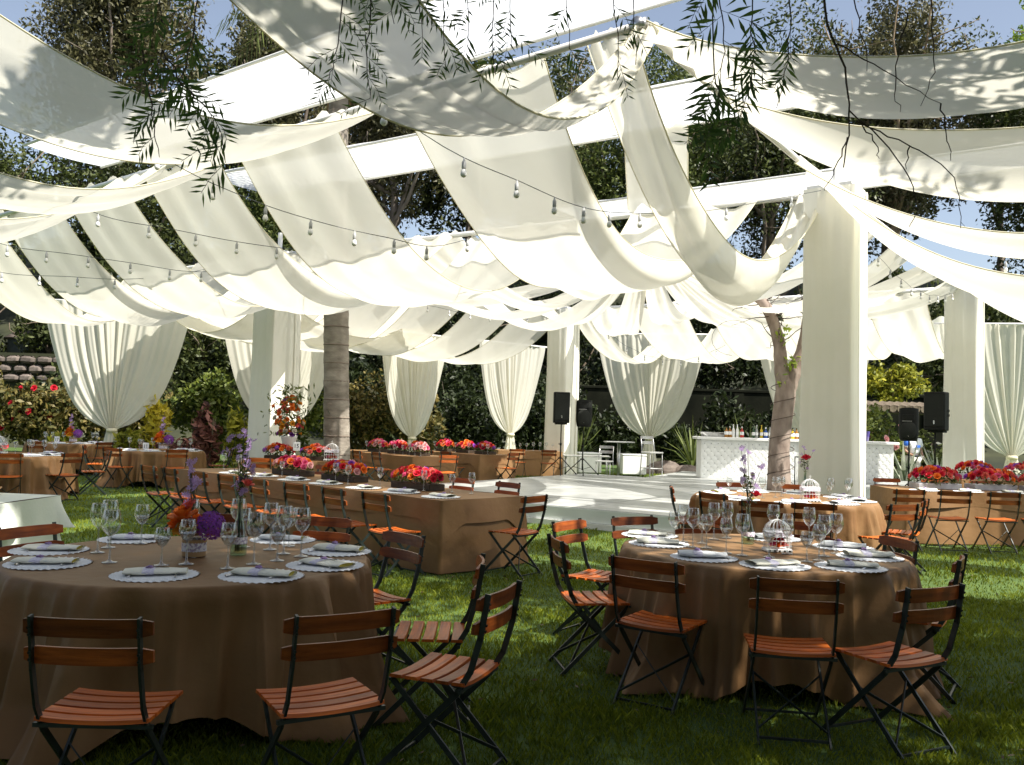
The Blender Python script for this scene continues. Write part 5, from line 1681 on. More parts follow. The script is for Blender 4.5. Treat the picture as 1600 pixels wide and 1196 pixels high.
skin_body('hair', [(0, .0, 1.66), (0, -.0, 1.72)], [(0, 1)], [(.095, .105), .07], 'hair', root)
mb = MB(); mb.lathe([(.001, 0), (.012, .01), (.001, .035)], 6, (0, -.118, 1.61)); mb.build('nose', 'skin', root)
tag(root, 'person in a white shirt with blue and pale trousers, head hidden by a loudspeaker', 'person')
# ------------------------------------------------------------------ trees and plants
def limb_path(a, b, wob, n=7, rs=random):
    a = Vector(a); b = Vector(b)
    return [a.lerp(b, i / n) + Vector((rs.uniform(-wob, wob), rs.uniform(-wob, wob), rs.uniform(-wob, wob) * .5)) * (0 if i in (0,) else 1) for i in range(n + 1)]
def tree(x, y, zb, h, R, mat, label, n=9000, leaf=.30, lb=26, trunk_r=.28, bark='bark', crown_z=None, group='trees behind the garden', bare=0, aspect=.42, droop=0.0, nl=6):
    root = empty('tree', (x, y, zb))
    cz = crown_z or h * .62
    rs = random.Random(int(x * 31 + y * 7))
    mb = MB()
    top = Vector((rs.uniform(-.6, .6), rs.uniform(-.5, .5), cz * .75))
    pts = limb_path((0, 0, -.5), top, .12, 8, rs)
    mb.tube(pts, [trunk_r * (1.35 if i == 0 else 1 - .5 * i / 8) for i in range(9)], 9)
    mb.build('trunk', bark, root, smooth=True)
    for k in range(nl):
        a = k * 2 * PI / nl + rs.uniform(-.5, .5)
        e = Vector((math.cos(a) * R[0] * .72, math.sin(a) * R[1] * .72, cz + rs.uniform(-.3, .75) * R[2]))
        mb = MB()
        s_ = pts[4 + k % 4]
        P_ = limb_path(s_, e, R[0] * .05, 7, rs)
        mb.tube(P_, [trunk_r * .42 * (1 - .8 * i / 7) for i in range(8)], 6)
        for q in range(3 + bare):
            b0 = P_[rs.randint(2, 6)]
            b1 = b0 + Vector((rs.uniform(-1, 1), rs.uniform(-1, 1), rs.uniform(-.2, 1))).normalized() * R[0] * rs.uniform(.25, .6)
            mb.tube(limb_path(b0, b1, R[0] * .03, 4, rs), [trunk_r * .14 * (1 - .7 * i / 4) for i in range(5)], 5)
        mb.build('limb', bark, root, smooth=True)
    p = lobes((0, 0, cz), R, lb, int(n * 2.1), .36, .45)
    leaves('crown', p, leaf * .78, leaf * .78 * aspect, mat, root, droop=droop)
    return tag(root, label, 'tree', group)
TR = [
 (-23.5, 52, 8, 26, (5.5, 5, 10), 'leaf_olive', 'tall eucalyptus with blue sky around it at the top left', 13000, .42, 30, 'bark_grey', 17.0),
 (-14.5, 54, 8, 26, (5.0, 5, 10), 'leaf_olive', 'brown green eucalyptus right of the topmost left one', 13000, .42, 26, 'bark_grey', 15.0),
 (-31.0, 50, 6, 12, (6, 5, 5), 'leaf_hedge', 'lighter green tree at the far left behind the sheeting', 7000, .36, 20, 'bark', 7.5),
 (-7.0, 50, 6, 22, (5.2, 5, 8), 'leaf_olive', 'dull brown green tree behind the palm', 11000, .40, 26, 'bark_grey', 12.5),
 (0.8, 52, 7, 22, (4.6, 5, 7), 'leaf_dark', 'dark tree right of the palm top', 9500, .36, 24, 'bark', 10.5),
 (7.4, 50, 6, 20, (4.8, 5, 7.2), 'leaf_mid', 'green tree behind the twisted drape with sky left of it', 11000, .34, 26, 'bark', 10.5),
 (14.2, 50, 6, 24, (5.6, 5, 8.5), 'leaf_dark', 'dark tree behind the leafy sprays at top right', 12000, .36, 26, 'bark', 11.5),
 (21.5, 51, 7, 27, (5.6, 5, 10), 'leaf_olive', 'tall half bare tree with tan branches at the top right', 14000, .36, 22, 'twig_pale', 14.0),
 (28.5, 49, 7, 24, (5.6, 5, 9), 'leaf_dark', 'dark tree at the right edge behind the swags', 11000, .36, 24, 'bark_grey', 12.0),
 (36.0, 50, 7, 24, (6, 5, 9), 'leaf_mid', 'green tree beyond the right edge of the photo', 8000, .38, 22, 'bark', 12.0),
 (25.0, 40, 4, 21, (3.2, 3, 3.2), 'leaf_bright', 'bright yellow green crown at the top right corner', 3000, .30, 14, 'twig_pale', 16.0),
]
for (x, y, zb, h, R, mt, lb_, n, lf, lbs, bk, cz) in TR:
    tree(x, y, zb, h, R, mt, lb_, n, lf, lbs, .34, bk, cz, bare=6 if bk == 'twig_pale' else 1, droop=.5 if mt == 'leaf_olive' else 0)
TR2 = [(-28, 60, 9, 24), (-19.5, 62, 9, 26), (-11, 61, 9, 27), (-3.5, 60, 9, 24), (4.2, 61, 9, 22), (10.8, 60, 9, 24), (17.5, 61, 9, 27), (25, 60, 9, 28), (33, 60, 9, 26)]
l2 = ['at the far left', 'behind the top left eucalyptus', 'behind the left swags', 'behind the palm top', 'behind the sky gap in the middle', 'behind the twisted drape', 'behind the leafy sprays', 'behind the bare twigs', 'at the far right']
for k, (x, y, zb, h) in enumerate(TR2):
    tree(x, y, zb, h, (5.4, 4, 8.0), 'leaf_dark' if k % 2 else 'leaf_olive', 'second row dark tree ' + l2[k], 6500, .50, 26, .3, 'bark_grey', h * .45, group='second row of dark trees', nl=4)
tree(-29.5, 47, 4, 15, (5.5, 4, 6.5), 'leaf_dark', 'dark tree behind the outermost drape at left', 9000, .36, 24, .3, 'bark', 8.0)
tree(-20.5, 48, 4, 14, (5.0, 4, 6.0), 'leaf_dark', 'dark tree behind the left curtain drapes', 9000, .36, 24, .3, 'bark', 7.5)
tree(-12.5, 47, 4, 13, (4.6, 4, 5.5), 'leaf_mid', 'green tree seen in gaps left of the palm', 9000, .34, 24, .3, 'bark', 7.0)
lowlabels = ['far left, behind the tank', 'left, above the curtain hedge', 'behind the large curtain', 'behind the palm side post', 'behind the palm trunk', 'between the two narrow curtains', 'left of the far post',
             'behind the far post', 'behind the middle back curtain', 'above the garden wall', 'behind the forked tree', 'behind the near post', 'above the bar plants', 'behind the right loudspeakers', 'at the far right']
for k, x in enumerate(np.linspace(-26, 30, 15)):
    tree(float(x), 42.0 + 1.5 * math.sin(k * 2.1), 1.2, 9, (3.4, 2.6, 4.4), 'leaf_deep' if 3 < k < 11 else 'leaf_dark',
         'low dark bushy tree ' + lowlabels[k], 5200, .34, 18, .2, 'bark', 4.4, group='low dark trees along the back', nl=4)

def shrub(x, y, R, mat, label, n=1500, leaf=.16, aspect=.5, lb=14, z=0.0, name='shrub', cat='shrub', group='garden shrubs', flowers=None, flat=0.0, shell=.5):
    root = empty(name, (x, y, z))
    rs = random.Random(int(x * 13 + y * 5))
    for k in range(4):
        mb = MB()
        e = Vector((rs.uniform(-.5, .5) * R[0], rs.uniform(-.5, .5) * R[1], R[2] * 1.5))
        mb.tube(limb_path((rs.uniform(-.1, .1), 0, -.05), e, .04, 4, rs), [.03, .026, .02, .014, .008], 5)
        mb.build('stem', 'bark', root)
    p = lobes((0, 0, R[2]), R, lb, n, .42, shell)
    p[:, 2] = np.maximum(p[:, 2], .03)
    leaves('foliage', p, leaf, leaf * aspect, mat, root, flat=flat)
    if flowers:
        m, fs_, mt = flowers
        q = lobes((0, -R[1] * .35, R[2] * 1.05), np.array(R) * .95, lb, m, .42, .9)
        for i in range(m):
            o = link('bloom', ROSE[mt][i % 2], root, tuple(q[i])); o.scale = (fs_,) * 3
            o.rotation_euler = (PI / 2 * .8, 0, rs.uniform(-1, 1))
    return tag(root, label, cat, group)
# left garden bank
for k, (x, y, R, mt) in enumerate([(-21.5, 31.5, (1.9, 1.0, 1.95), 'leaf_dark'), (-19.0, 31.0, (1.8, 1.0, 1.95), 'leaf_rust'), (-16.2, 31.5, (1.9, 1.0, 1.7), 'leaf_dark'), (-13.2, 32.0, (1.9, 1.0, 1.8), 'leaf_dark')]):
    shrub(x, y, R, mt, 'bush on the bank below the stone wall, ' + ORD[k] + ' from the left', 2600, .24, .5, 20, group='bushes on the left bank')
for k, (x, y, R, mt, lb_, fl) in enumerate([
    (-17.2, 27.5, (1.7, 1.0, 1.5), 'leaf_hedge', 'green bush with red flowers at the left edge', (14, .10, 'red')),
    (-14.6, 27.8, (1.6, 1.0, 1.45), 'leaf_rust', 'rusty green bush with red flowers left of the large curtain', (14, .09, 'red')),
    (-12.4, 28.4, (1.6, 1.0, 1.5), 'leaf_rust', 'rust tinted bush directly behind the large curtain', (5, .11, 'coral')),
    (-9.9, 29.4, (1.9, 1.0, 1.55), 'leaf_hedge', 'rounded bright green hedge right of the large curtain', None),
    (-7.6, 30.6, (1.7, 1.0, 1.6), 'leaf_hedge', 'green hedge behind the palm side post', None),
    (-5.2, 32.0, (1.7, 1.0, 1.75), 'leaf_rust', 'orange tinted hedge left of the narrow bright curtain', None),
    (-3.6, 33.0, (1.3, 1.0, 1.7), 'leaf_rust', 'orange tinted hedge by the palm trunk', None),
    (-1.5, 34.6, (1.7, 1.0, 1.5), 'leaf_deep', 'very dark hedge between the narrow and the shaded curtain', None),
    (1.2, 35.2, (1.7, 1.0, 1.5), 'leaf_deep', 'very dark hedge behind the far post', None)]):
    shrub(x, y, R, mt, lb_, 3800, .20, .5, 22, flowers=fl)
for k, (x, y, R, mt, lb_) in enumerate([
    (-10.0, 25.4, (.62, .5, 1.05), 'leaf_yellow', 'tall yellow croton right of the large curtain'),
    (-8.75, 25.8, (.65, .5, .95), 'leaf_croton', 'dark red croton between the yellow ones'),
    (-7.75, 26.0, (.55, .5, 1.05), 'leaf_gold', 'yellow green croton left of the palm side post'),
    (-10.5, 24.9, (.5, .4, .55), 'leaf_gold', 'low yellow croton at the foot of the tall one'),
    (-12.6, 25.4, (.6, .45, .5), 'leaf_gold', 'low yellow green croton left of the curtain tail'),
    (-9.2, 24.6, (.6, .4, .5), 'leaf_croton', 'low reddish croton in front of the dark red one'),
    (-6.9, 25.6, (.5, .4, .7), 'leaf_croton', 'reddish croton half behind the palm side post')]):
    shrub(x, y, R, mt, lb_, 420, .30, .36, 12, group='croton shrubs', name='croton')
for k, (x, y, R) in enumerate([(2.6, 36.2, (1.6, .8, 1.35)), (4.6, 36.6, (1.5, .8, 1.2)), (6.8, 36.4, (1.7, .8, 1.25)), (8.9, 36.0, (1.6, .8, 1.5)), (11.0, 35.6, (1.6, .8, 1.55)), (13.2, 35.8, (1.6, .8, 1.5))]):
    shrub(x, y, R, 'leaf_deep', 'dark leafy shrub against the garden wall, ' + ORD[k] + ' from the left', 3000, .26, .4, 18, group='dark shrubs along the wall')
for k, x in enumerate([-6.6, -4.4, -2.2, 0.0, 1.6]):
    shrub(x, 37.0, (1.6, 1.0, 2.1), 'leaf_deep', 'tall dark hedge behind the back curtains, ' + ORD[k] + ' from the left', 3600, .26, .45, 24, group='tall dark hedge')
# right garden
shrub(10.6, 26.6, (1.5, .9, 1.25), 'leaf_hedge', 'green and pink bush behind the right part of the bar', 3600, .16, .5, 22, flowers=(10, .10, 'pale'))
shrub(12.6, 27.0, (.9, .7, .9), 'leaf_dark', 'dark bush behind the person', 1600, .16, .5, 14)
for k, x in enumerate([11.2, 12.9, 14.4]):
    shrub(x, 33.5, (1.3, 1.0, 1.0), 'leaf_gold', 'yellow green bush above the dark roof, ' + ['left', 'middle', 'right'][k] + ' one', 1500, .22, .5, 14, z=2.4)
def blade_plant(x, y, n, L, label, z=0.0, mat='leaf_blade'):
    root = empty('blade_plant', (x, y, z))
    Vs = []
    for i in range(n):
        a = random.uniform(0, 2 * PI); el = random.uniform(.35, 1.35); l_ = L * random.uniform(.6, 1.1)
        d = Vector((math.cos(a) * math.cos(el), math.sin(a) * math.cos(el), math.sin(el)))
        s_ = Vector((-math.sin(a), math.cos(a), 0)) * .045
        p0 = Vector((0, 0, .05)); p1 = d * l_ * .5 + Vector((0, 0, .05)); p2 = d * l_ + Vector((0, 0, .05 - .35 * l_ * (1 - el / 1.6)))
        Vs.append([p0 - s_ * .5, p0 + s_ * .5, p1 + s_, p1 - s_]); Vs.append([p1 - s_, p1 + s_, p2 + s_ * .1, p2 - s_ * .1])
    me = quads_mesh('blades', np.array([[tuple(v) for v in q] for q in Vs]), mat)
    link('blades', me, root)
    mb = MB(); mb.lathe([(.06, 0), (.05, .12), (.02, .18)], 8); mb.build('stem', 'bark', root)
    return tag(root, label, 'plant', 'spiky leaved plants')
blade_plant(11.0, 25.0, 34, 1.6, 'spiky white edged plant left of the person')
blade_plant(12.1, 25.3, 40, 1.5, 'spiky white edged plant right of the person')
for k, (x, y) in enumerate([(2.5, 33.5), (6.9, 33.8), (8.6, 32.5)]):
    blade_plant(x, y, 44, 2.2, 'dark spiky plant before the garden wall, ' + ORD[k] + ' from the left', mat='leaf_mid')
# garden wall and retaining wall
M['wall'] = noise_mat('garden_wall', (.005, .006, .004), (.016, .017, .011), 1.2, .95, .3, 8, spec=0.05)  # near-black base colour stands in for tree shade on the wall
root = empty('garden_wall', (9.6, 38.0, 0))
mb = MB(); mb.box(0, 0, 1.5, 18, .3, 3.3); mb.build('wall_body', 'wall', root)
mb = MB(); mb.box(0, 0, 3.2, 18.1, .42, .12, bev=.02); mb.build('coping', 'wall', root)
for k in range(5):
    mb = MB(); mb.box(-8 + k * 4, -.19, 1.55, .4, .1, 3.1); mb.build('pilaster', 'wall', root)
tag(root, 'shaded plastered garden wall behind the curtains and the bar', 'wall')
M['stone'] = noise_mat('field_stone', (.08, .06, .05), (.19, .155, .13), 3, .9, .5, 9, rnd=.3)
root = empty('stone_wall', (-22.0, 39.0, 0))
mb = MB(); mb.box(0, .35, 2.0, 5.6, .5, 4.0); mb.build('core', 'hill', root)
stone = MB(); stone.box(0, 0, 0, 1, .5, .62, bev=.18); st = stone.mesh('stone', 'stone')
for r in range(3):
    for k in range(8):
        o = link('stone', st, root, (-2.6 + k * .70 + (.35 if r % 2 else 0) + random.uniform(-.06, .06), .02 + random.uniform(-.06, .06), 2.9 + r * .40))
        o.scale = (random.uniform(.55, .70), .6, random.uniform(.5, .62)); o.rotation_euler = (0, random.uniform(-.08, .08), random.uniform(-.1, .1))
tag(root, 'rough stone retaining wall on the slope at far left', 'wall')
root = empty('water_tank', (-23.8, 44.0, 3.6))
M['tank'] = noise_mat('dull_grey_tank', (.05, .06, .065), (.09, .105, .11), 4, .6)
mb = MB(); mb.lathe([(.95, 0), (.95, 1.35)], 24); mb.build('cylinder', 'tank', root, smooth=True)
mb = MB(); mb.lathe([(1.1, 1.33), (1.12, 1.42), (.5, 1.78), (.12, 1.86), (.1, 1.95)], 24, capt=True); mb.build('conical_roof', 'stone', root, smooth=True)
mb = MB(); mb.tube([(-1.6, 0, 0), (-1.6, 0, 1.9)], .06, 8); mb.build('pipe', 'stud', root)
mb = MB(); mb.box(1.6, -.2, .25, 1.1, .7, .7, bev=.1); mb.build('pump_box', 'stone', root)
tag(root, 'grey round water tank with a conical roof on the slope at left', 'water tank')
# tiled shelter roof behind the right bushes
root = empty('shelter_roof', (12.8, 31.5, 0))
mb = MB(); mb.box(0, 0, 2.35, 6.0, 1.6, .12); mb.build('roof_deck', 'box_dark', root)
tile = MB(); tile.tube([(0, -.85, 0), (0, .75, .18)], .13, 8); tm = tile.mesh('roof_tile', 'bark')
for k in range(23): link('roof_tile', tm, root, (-2.95 + k * .268, 0, 2.45))
for a in (-1, 1):
    mb = MB(); mb.box(a * 2.8, 0, 1.15, .18, .18, 2.3); mb.build('pillar', 'wall', root)
tag(root, 'dark scalloped tile roof between the hedge and the yellow bushes at right', 'shelter')
mbk = None
for k, (x, y, s_) in enumerate([(5.3, 30.6, .5), (6.0, 30.2, .38), (4.6, 30.4, .3)]):
    root = empty('garden_rock', (x, y, 0))
    mb = MB()
    mb.grid(lambda a, b: (s_ * math.sin(b * PI / 2 + .02) * math.cos(a * 2 * PI) * (1.3 + .2 * math.sin(a * 17)), s_ * math.sin(b * PI / 2 + .02) * math.sin(a * 2 * PI) * (1 + .2 * math.sin(a * 11)), s_ * .8 * math.cos(b * PI / 2) * (1 + .15 * math.sin(a * 13 + b * 5))), 14, 6, closed=True)
    mb.build('rock', 'stone', root)
    tag(root, 'low grey garden rock beside the bar platform, ' + ['largest', 'right', 'left'][k] + ' one', 'rock', 'garden rocks')

# palm
root = empty('palm_tree', (-3.43, 18.0, 0))
mb = MB()
N = 64
def palm_ax(t):
    z = t * 9.7
    return Vector((-.24 * math.sin(t * 1.6) - .05 * t, 0, z))
mb.tube([palm_ax(i / N) for i in range(N + 1)], [(.245 + .045 * math.exp(-i / 5) - .11 * max(0, (i / N) - .35) ** 1 + (.010 if i % 3 == 0 else 0)) for i in range(N + 1)], 18)
M['palm'] = noise_mat('ringed_palm_bark', (.15, .125, .10), (.34, .30, .25), 3, .9, .6, 10, stretch=(1, 1, 2.2))
mb.build('trunk', 'palm', root, smooth=True)
for i in range(26):
    t = i / 26 * .98 + .01; p = palm_ax(t)
    mb = MB(); r = .248 - .11 * max(0, t - .35) + .04 * math.exp(-t * 13)
    mb.lathe([(r + .002, -.014), (r + .010, -.004), (r + .010, .008), (r + .001, .018)], 18, p, capb=False); mb.build('leaf_scar_ring', 'bark_grey', root, smooth=True)
Vs = []
for i in range(420):
    a = random.uniform(0, 2 * PI); r = random.uniform(.15, .75); L = random.uniform(.7, 1.7)
    p0 = Vector((math.cos(a) * .2, math.sin(a) * .2, 10.0 + random.uniform(-.5, .3))) + palm_ax(1) * 0 + Vector((-.29, 0, 0)); p1 = p0 + Vector((math.cos(a) * r, math.sin(a) * r, -L))
    s_ = Vector((-math.sin(a), math.cos(a), 0)) * .035
    Vs.append([p0 - s_, p0 + s_, p1 + s_ * .4, p1 - s_ * .4])
link('dead_frond_skirt', quads_mesh('dead_frond_skirt', np.array([[tuple(v) for v in q] for q in Vs]), 'leaf_frond'), root)
for i in range(22):
    a = i * 2.4; el = random.uniform(.1, 1.1); Vs = []
    P_ = []
    for k in range(13):
        s_ = k / 12
        P_.append(Vector((math.cos(a) * 2.4 * s_ - .29, math.sin(a) * 2.4 * s_, 10.1 + 2.2 * s_ * math.sin(el) - 2.2 * s_ * s_)))
    for k in range(1, 12):
        d = (P_[k + 1] - P_[k]).normalized(); q = d.cross(Vector((0, 0, 1))).normalized()
        for sg in (-1, 1):
            for w_ in (0, .5):
                b0 = P_[k].lerp(P_[k + 1], w_); tip = b0 + q * sg * .55 * math.sin(PI * (k + .6) / 13) + d * .28 - Vector((0, 0, .16))
                Vs.append([b0, b0 + d * .05, tip, tip - d * .02])
    link('frond', quads_mesh('frond', np.array([[tuple(v) for v in q] for q in Vs]), 'leaf_mid'), root)
tag(root, 'tall ringed palm trunk rising through the drapes left of centre', 'palm tree')

# forked tree by the bar
root = empty('forked_tree', (5.72, 19.0, .26))
mb = MB()
TP = [(0, 0, -.3), (-.02, 0, .3), (-.03, 0, .9), (.02, 0, 1.5), (.08, 0, 2.0), (.10, 0, 2.28), (.115, 0, 2.42), (.12, 0, 2.52)]
mb.tube(TP, [.28, .24, .215, .21, .215, .20, .13, .03], 14)
mb.build('trunk', 'bark_pale', root, smooth=True)
L_ = [(.07, 0, 2.0), (.04, 0, 2.3), (-.02, 0, 2.7), (-.07, 0, 3.2), (-.22, .05, 3.7), (-.40, .1, 4.05), (-.62, .2, 4.25)]
R_ = [(.10, 0, 2.0), (.18, 0, 2.3), (.30, 0, 2.65), (.46, .02, 3.1), (.56, .05, 3.7), (.68, .1, 4.6), (.7, .15, 5.4)]
for P_, rr in ((L_, [.19, .165, .145, .13, .12, .11, .10]), (R_, [.18, .165, .15, .135, .12, .09, .06])):
    PS = [spline([Vector(q) for q in P_], i / 30) for i in range(31)]
    RS = [float(np.interp(i / 30 * (len(rr) - 1), range(len(rr)), rr)) * (1 + .04 * math.sin(i * 1.7)) for i in range(31)]
    mb = MB(); mb.tube(PS, RS, 12); mb.build('limb', 'bark_pale', root, smooth=True)
rs = random.Random(3)
mb = MB()
for k in range(34):
    src = (L_ if k % 4 else R_)
    b0 = Vector(src[rs.randint(3, 6)])
    a = rs.uniform(0, 2 * PI)
    b1 = b0 + Vector((math.cos(a) * rs.uniform(.3, 1.1), math.sin(a) * .6, rs.uniform(-.25, .8)))
    P_ = limb_path(b0, b1, .05, 5, rs)
    mb.tube(P_, [.016, .012, .010, .008, .006, .004], 5)
    b2 = P_[3] + Vector((rs.uniform(-.5, .5), rs.uniform(-.3, .3), rs.uniform(-.2, .5)))
    mb.tube(limb_path(P_[3], b2, .03, 3, rs), [.007, .005, .004, .003], 4)
for k in range(1):
    th = [(.9 * (.55 + .08 * k) * math.cos(a) - 1.0, .1 * math.sin(a * 2), .9 * (.42 + .05 * k) * math.sin(a) + 3.25) for a in np.linspace(.6 + k * .2, 4.6 + k * .2, 16)]
    mb.tube(th, .004, 4)
bt = mb.build('bare_twigs', 'twig', root); bt['kind'] = 'stuff'
q = np.array([(-.02 + RNG.normal(0, .10), -.15 + RNG.normal(0, .06), z_ + RNG.normal(0, .10)) for z_ in (3.35, 2.75, 2.75, 2.3, 3.3) for _ in range(16)])
q[16:48, 0] += .20
leaves('young_leaves', q, .12, .06, 'leaf_bright', root)
mb = MB()
hel = [((.255 - .02 * t / 2.3 + .014) * math.cos(t * 17) + .04 * t / 2, (.255 - .02 * t / 2.3 + .014) * math.sin(t * 17), .2 + t) for t in np.linspace(0, 2.1, 150)]
mb.tube(hel, .008, 4); mb.build('wound_cable', 'twig', root)
tag(root, 'forked tree with bare twigs standing in front of the white bar', 'tree')

# ------------------------------------------------------------------ pepper tree that shades the foreground
root = empty('pepper_tree', (6.6, -2.0, 0))
ox, oy = 6.6, -2.0
def rel(p): return (p[0] - ox, p[1] - oy, p[2])
mb = MB(); mb.tube([rel(p) for p in ((6.6, -2, -.3), (6.5, -1.9, .8), (6.3, -1.7, 2.2), (6.1, -1.5, 3.6), (5.9, -1.2, 5.2))], [.52, .42, .36, .33, .27], 12)
mb.build('trunk', 'bark', root, smooth=True)
ends = [(1.5, 1.6, 6.4), (.2, -.6, 6.0), (4.2, 3.6, 6.6), (7.4, 2.6, 7.2), (9.2, -1.5, 7.0), (4.6, -4.2, 7.0), (-1.4, 2.0, 6.5), (6.5, 1.0, 9.0)]
for e in ends:
    mb = MB()
    P_ = limb_path(rel((6.05, -1.4, 4.2)), rel(e), .18, 8, random.Random(int(e[0] * 10)))
    mb.tube(P_, [.20 * (1 - .75 * i / 8) for i in range(9)], 8); mb.build('limb', 'bark', root, smooth=True)
lf = np.concatenate([lobes((4.2 - ox, 1.0 - oy, 8.4), (8.2, 6.2, 1.6), 70, 40000, .20, .4), lobes((8.6 - ox, 3.7 - oy, 8.2), (3.2, 2.2, 1.0), 26, 8000, .25, .4)])  # second cluster added out of view to shade the lawn at right
lf3 = np.concatenate([lobes((-2.6 - ox, 5.8 - oy, 8.2), (2.4, 1.7, .8), 12, 1500, .25, .4), lobes((-.6 - ox, 5.2 - oy, 8.3), (1.5, 1.3, .6), 14, 3200, .3, .4)])  # unseen leaf clusters added to shade the left swags and the buffet
lf2 = lobes((4.2 - ox, 1.2 - oy, 7.6), (6.4, 5.0, 1.0), 40, 13000, .22, .4)
ff = np.concatenate([lf, lf2])
gx, gy = ff[:, 0] + ox, ff[:, 1] + oy
thin = ((gy > 1.6) & (gx < 4.2) | (np.abs(gx - 5.4) < 1.6) & (np.abs(gy - 3.4) < 1.2)) & (RNG.random(len(ff)) < .62)  # gaps thinned into the crown so sun reaches swags, tables and lawn
ff = np.concatenate([ff[~thin], lf3])
leaves('crown', ff, .24, .085, 'leaf_pepper', root, droop=.6)
bk = np.concatenate([lobes((1.0 - ox, -5.5 - oy, 4.2), (9.5, 2.2, 4.6), 60, 26000, .24, .35), lobes((-4.0 - ox, -2.5 - oy, 7.6), (4.0, 4.0, 1.6), 24, 9000, .3, .35), lobes((-8.5 - ox, 0.5 - oy, 4.2), (2.2, 5.0, 4.2), 30, 12000, .26, .35), lobes((9.0 - ox, 0.5 - oy, 4.2), (2.0, 4.5, 4.2), 30, 12000, .26, .35)])
leaves('unseen_sky_screen', bk, .36, .14, 'leaf_pepper', root, droop=.9)  # unseen leaf walls added round the camera to block sky light
# hanging twigs: main twig path, and leaflets along it
def spray(path, nside, leaf, name='hanging_spray', spread=.13, sub=5, seed=0, thick=.0028, mat='leaf_spray'):
    rs = random.Random(seed)
    P_ = [Vector(rel(p)) for p in path]
    m_ = 5 * (len(P_) - 1)
    P_ = [spline(P_, i / m_) + Vector((rs.uniform(-1, 1), rs.uniform(-1, 1), rs.uniform(-1, 1))) * (.006 if 0 < i < m_ else 0) for i in range(m_ + 1)]
    mb = MB(); mb.tube(P_, [thick * (1 - .6 * i / (len(P_) - 1)) for i in range(len(P_))], 5)
    Vs = []
    def at(t):
        f = t * (len(P_) - 1); i = min(int(f), len(P_) - 2)
        return P_[i].lerp(P_[i + 1], f - i)
    nside = int(nside * .8)
    for k in range(nside):
        t = .12 + .88 * (k + rs.random()) / nside
        b0 = at(t)
        a = rs.uniform(0, 2 * PI); L = spread * rs.uniform(.6, 1.25)
        d = Vector((math.cos(a), math.sin(a) * .7, -rs.uniform(.5, 1.5))).normalized()
        b1 = b0 + d * L
        mid = b0.lerp(b1, .5) + Vector((math.cos(a), math.sin(a), 0)) * .012
        mb.tube([b0, mid, b1], .0009, 3)
        for j in range(sub):
            f = (j + .6) / sub
            q = b0.lerp(b1, f)
            for sg in (-1, 1):
                s_ = d.cross(Vector((rs.uniform(-.3, .3), 1, rs.uniform(-.3, .3)))).normalized() * sg
                ld = (s_ * .75 + d * .8 + Vector((0, rs.uniform(-.3, .3), 0))).normalized()
                l_ = leaf * rs.uniform(.7, 1.2) * (1 - .35 * f)
                wv = ld.cross(Vector((rs.uniform(-.6, .6), 1, rs.uniform(-.6, .6)))).normalized() * l_ * .075
                Vs.append([q, q + ld * l_ * .45 + wv, q + ld * l_, q + ld * l_ * .45 - wv])
    s = mb.build(name, 'twig', root)
    if Vs:
        lo_ = link('leaflets', quads_mesh('leaflets', np.array([[tuple(v) for v in q] for q in Vs]), mat), s)
        lo_['kind'] = 'stuff'
Y = 2.6
def hp(x, z, dy=0.0): return (x, Y + dy, z)
spray([hp(-1.14, 3.5), hp(-1.10, 2.92), hp(-1.06, 2.68), hp(-1.09, 2.50)], 15, .075, seed=1, spread=.13)
spray([hp(-1.02, 3.5, .1), hp(-1.0, 2.9, .1), hp(-1.02, 2.66, .1), hp(-1.10, 2.46, .1)], 14, .08, seed=2, spread=.13)
spray([hp(-1.12, 2.62), hp(-1.08, 2.42), hp(-1.055, 2.30)], 3, .06, seed=3, spread=.08)
spray([hp(-1.06, 2.62), hp(-.98, 2.50), hp(-.90, 2.42), hp(-.86, 2.29)], 15, .07, seed=4, spread=.11)
spray([hp(-.56, 3.5), hp(-.53, 2.88), hp(-.55, 2.66), hp(-.565, 2.55)], 13, .05, seed=5, spread=.11)
spray([hp(-.46, 3.5, .1), hp(-.47, 2.85, .1), hp(-.475, 2.65, .1), hp(-.46, 2.53, .1)], 10, .045, seed=6, spread=.09)
for k, (x0, zt) in enumerate([(-.40, 2.72), (-.32, 2.70), (-.25, 2.62), (-.18, 2.66), (-.10, 2.60), (-.05, 2.70), (.12, 2.66), (.27, 2.60), (.33, 2.66)]):
    spray([hp(x0 - .04, 3.5, .05 * (k % 3)), hp(x0, 2.95, .05 * (k % 3)), hp(x0 + .02, zt, .05 * (k % 3))], 9 if k < 6 else 6, .055, seed=10 + k, spread=.11)
spray([hp(.50, 3.5), hp(.56, 2.92), hp(.60, 2.70), hp(.58, 2.55)], 12, .085, seed=21, spread=.14)
spray([hp(.72, 3.5, .1), hp(.70, 2.9, .1), hp(.71, 2.65, .1), hp(.66, 2.44, .1)], 12, .08, seed=22, spread=.14)
spray([hp(.60, 3.5, .15), hp(.60, 2.72, .15), hp(.62, 2.58, .15), hp(.58, 2.42, .15)], 12, .085, seed=23, spread=.15)
spray([hp(.78, 3.5, .05), hp(.80, 2.9, .05), hp(.80, 2.7, .05), hp(.77, 2.52, .05)], 5, .07, seed=24, spread=.10)
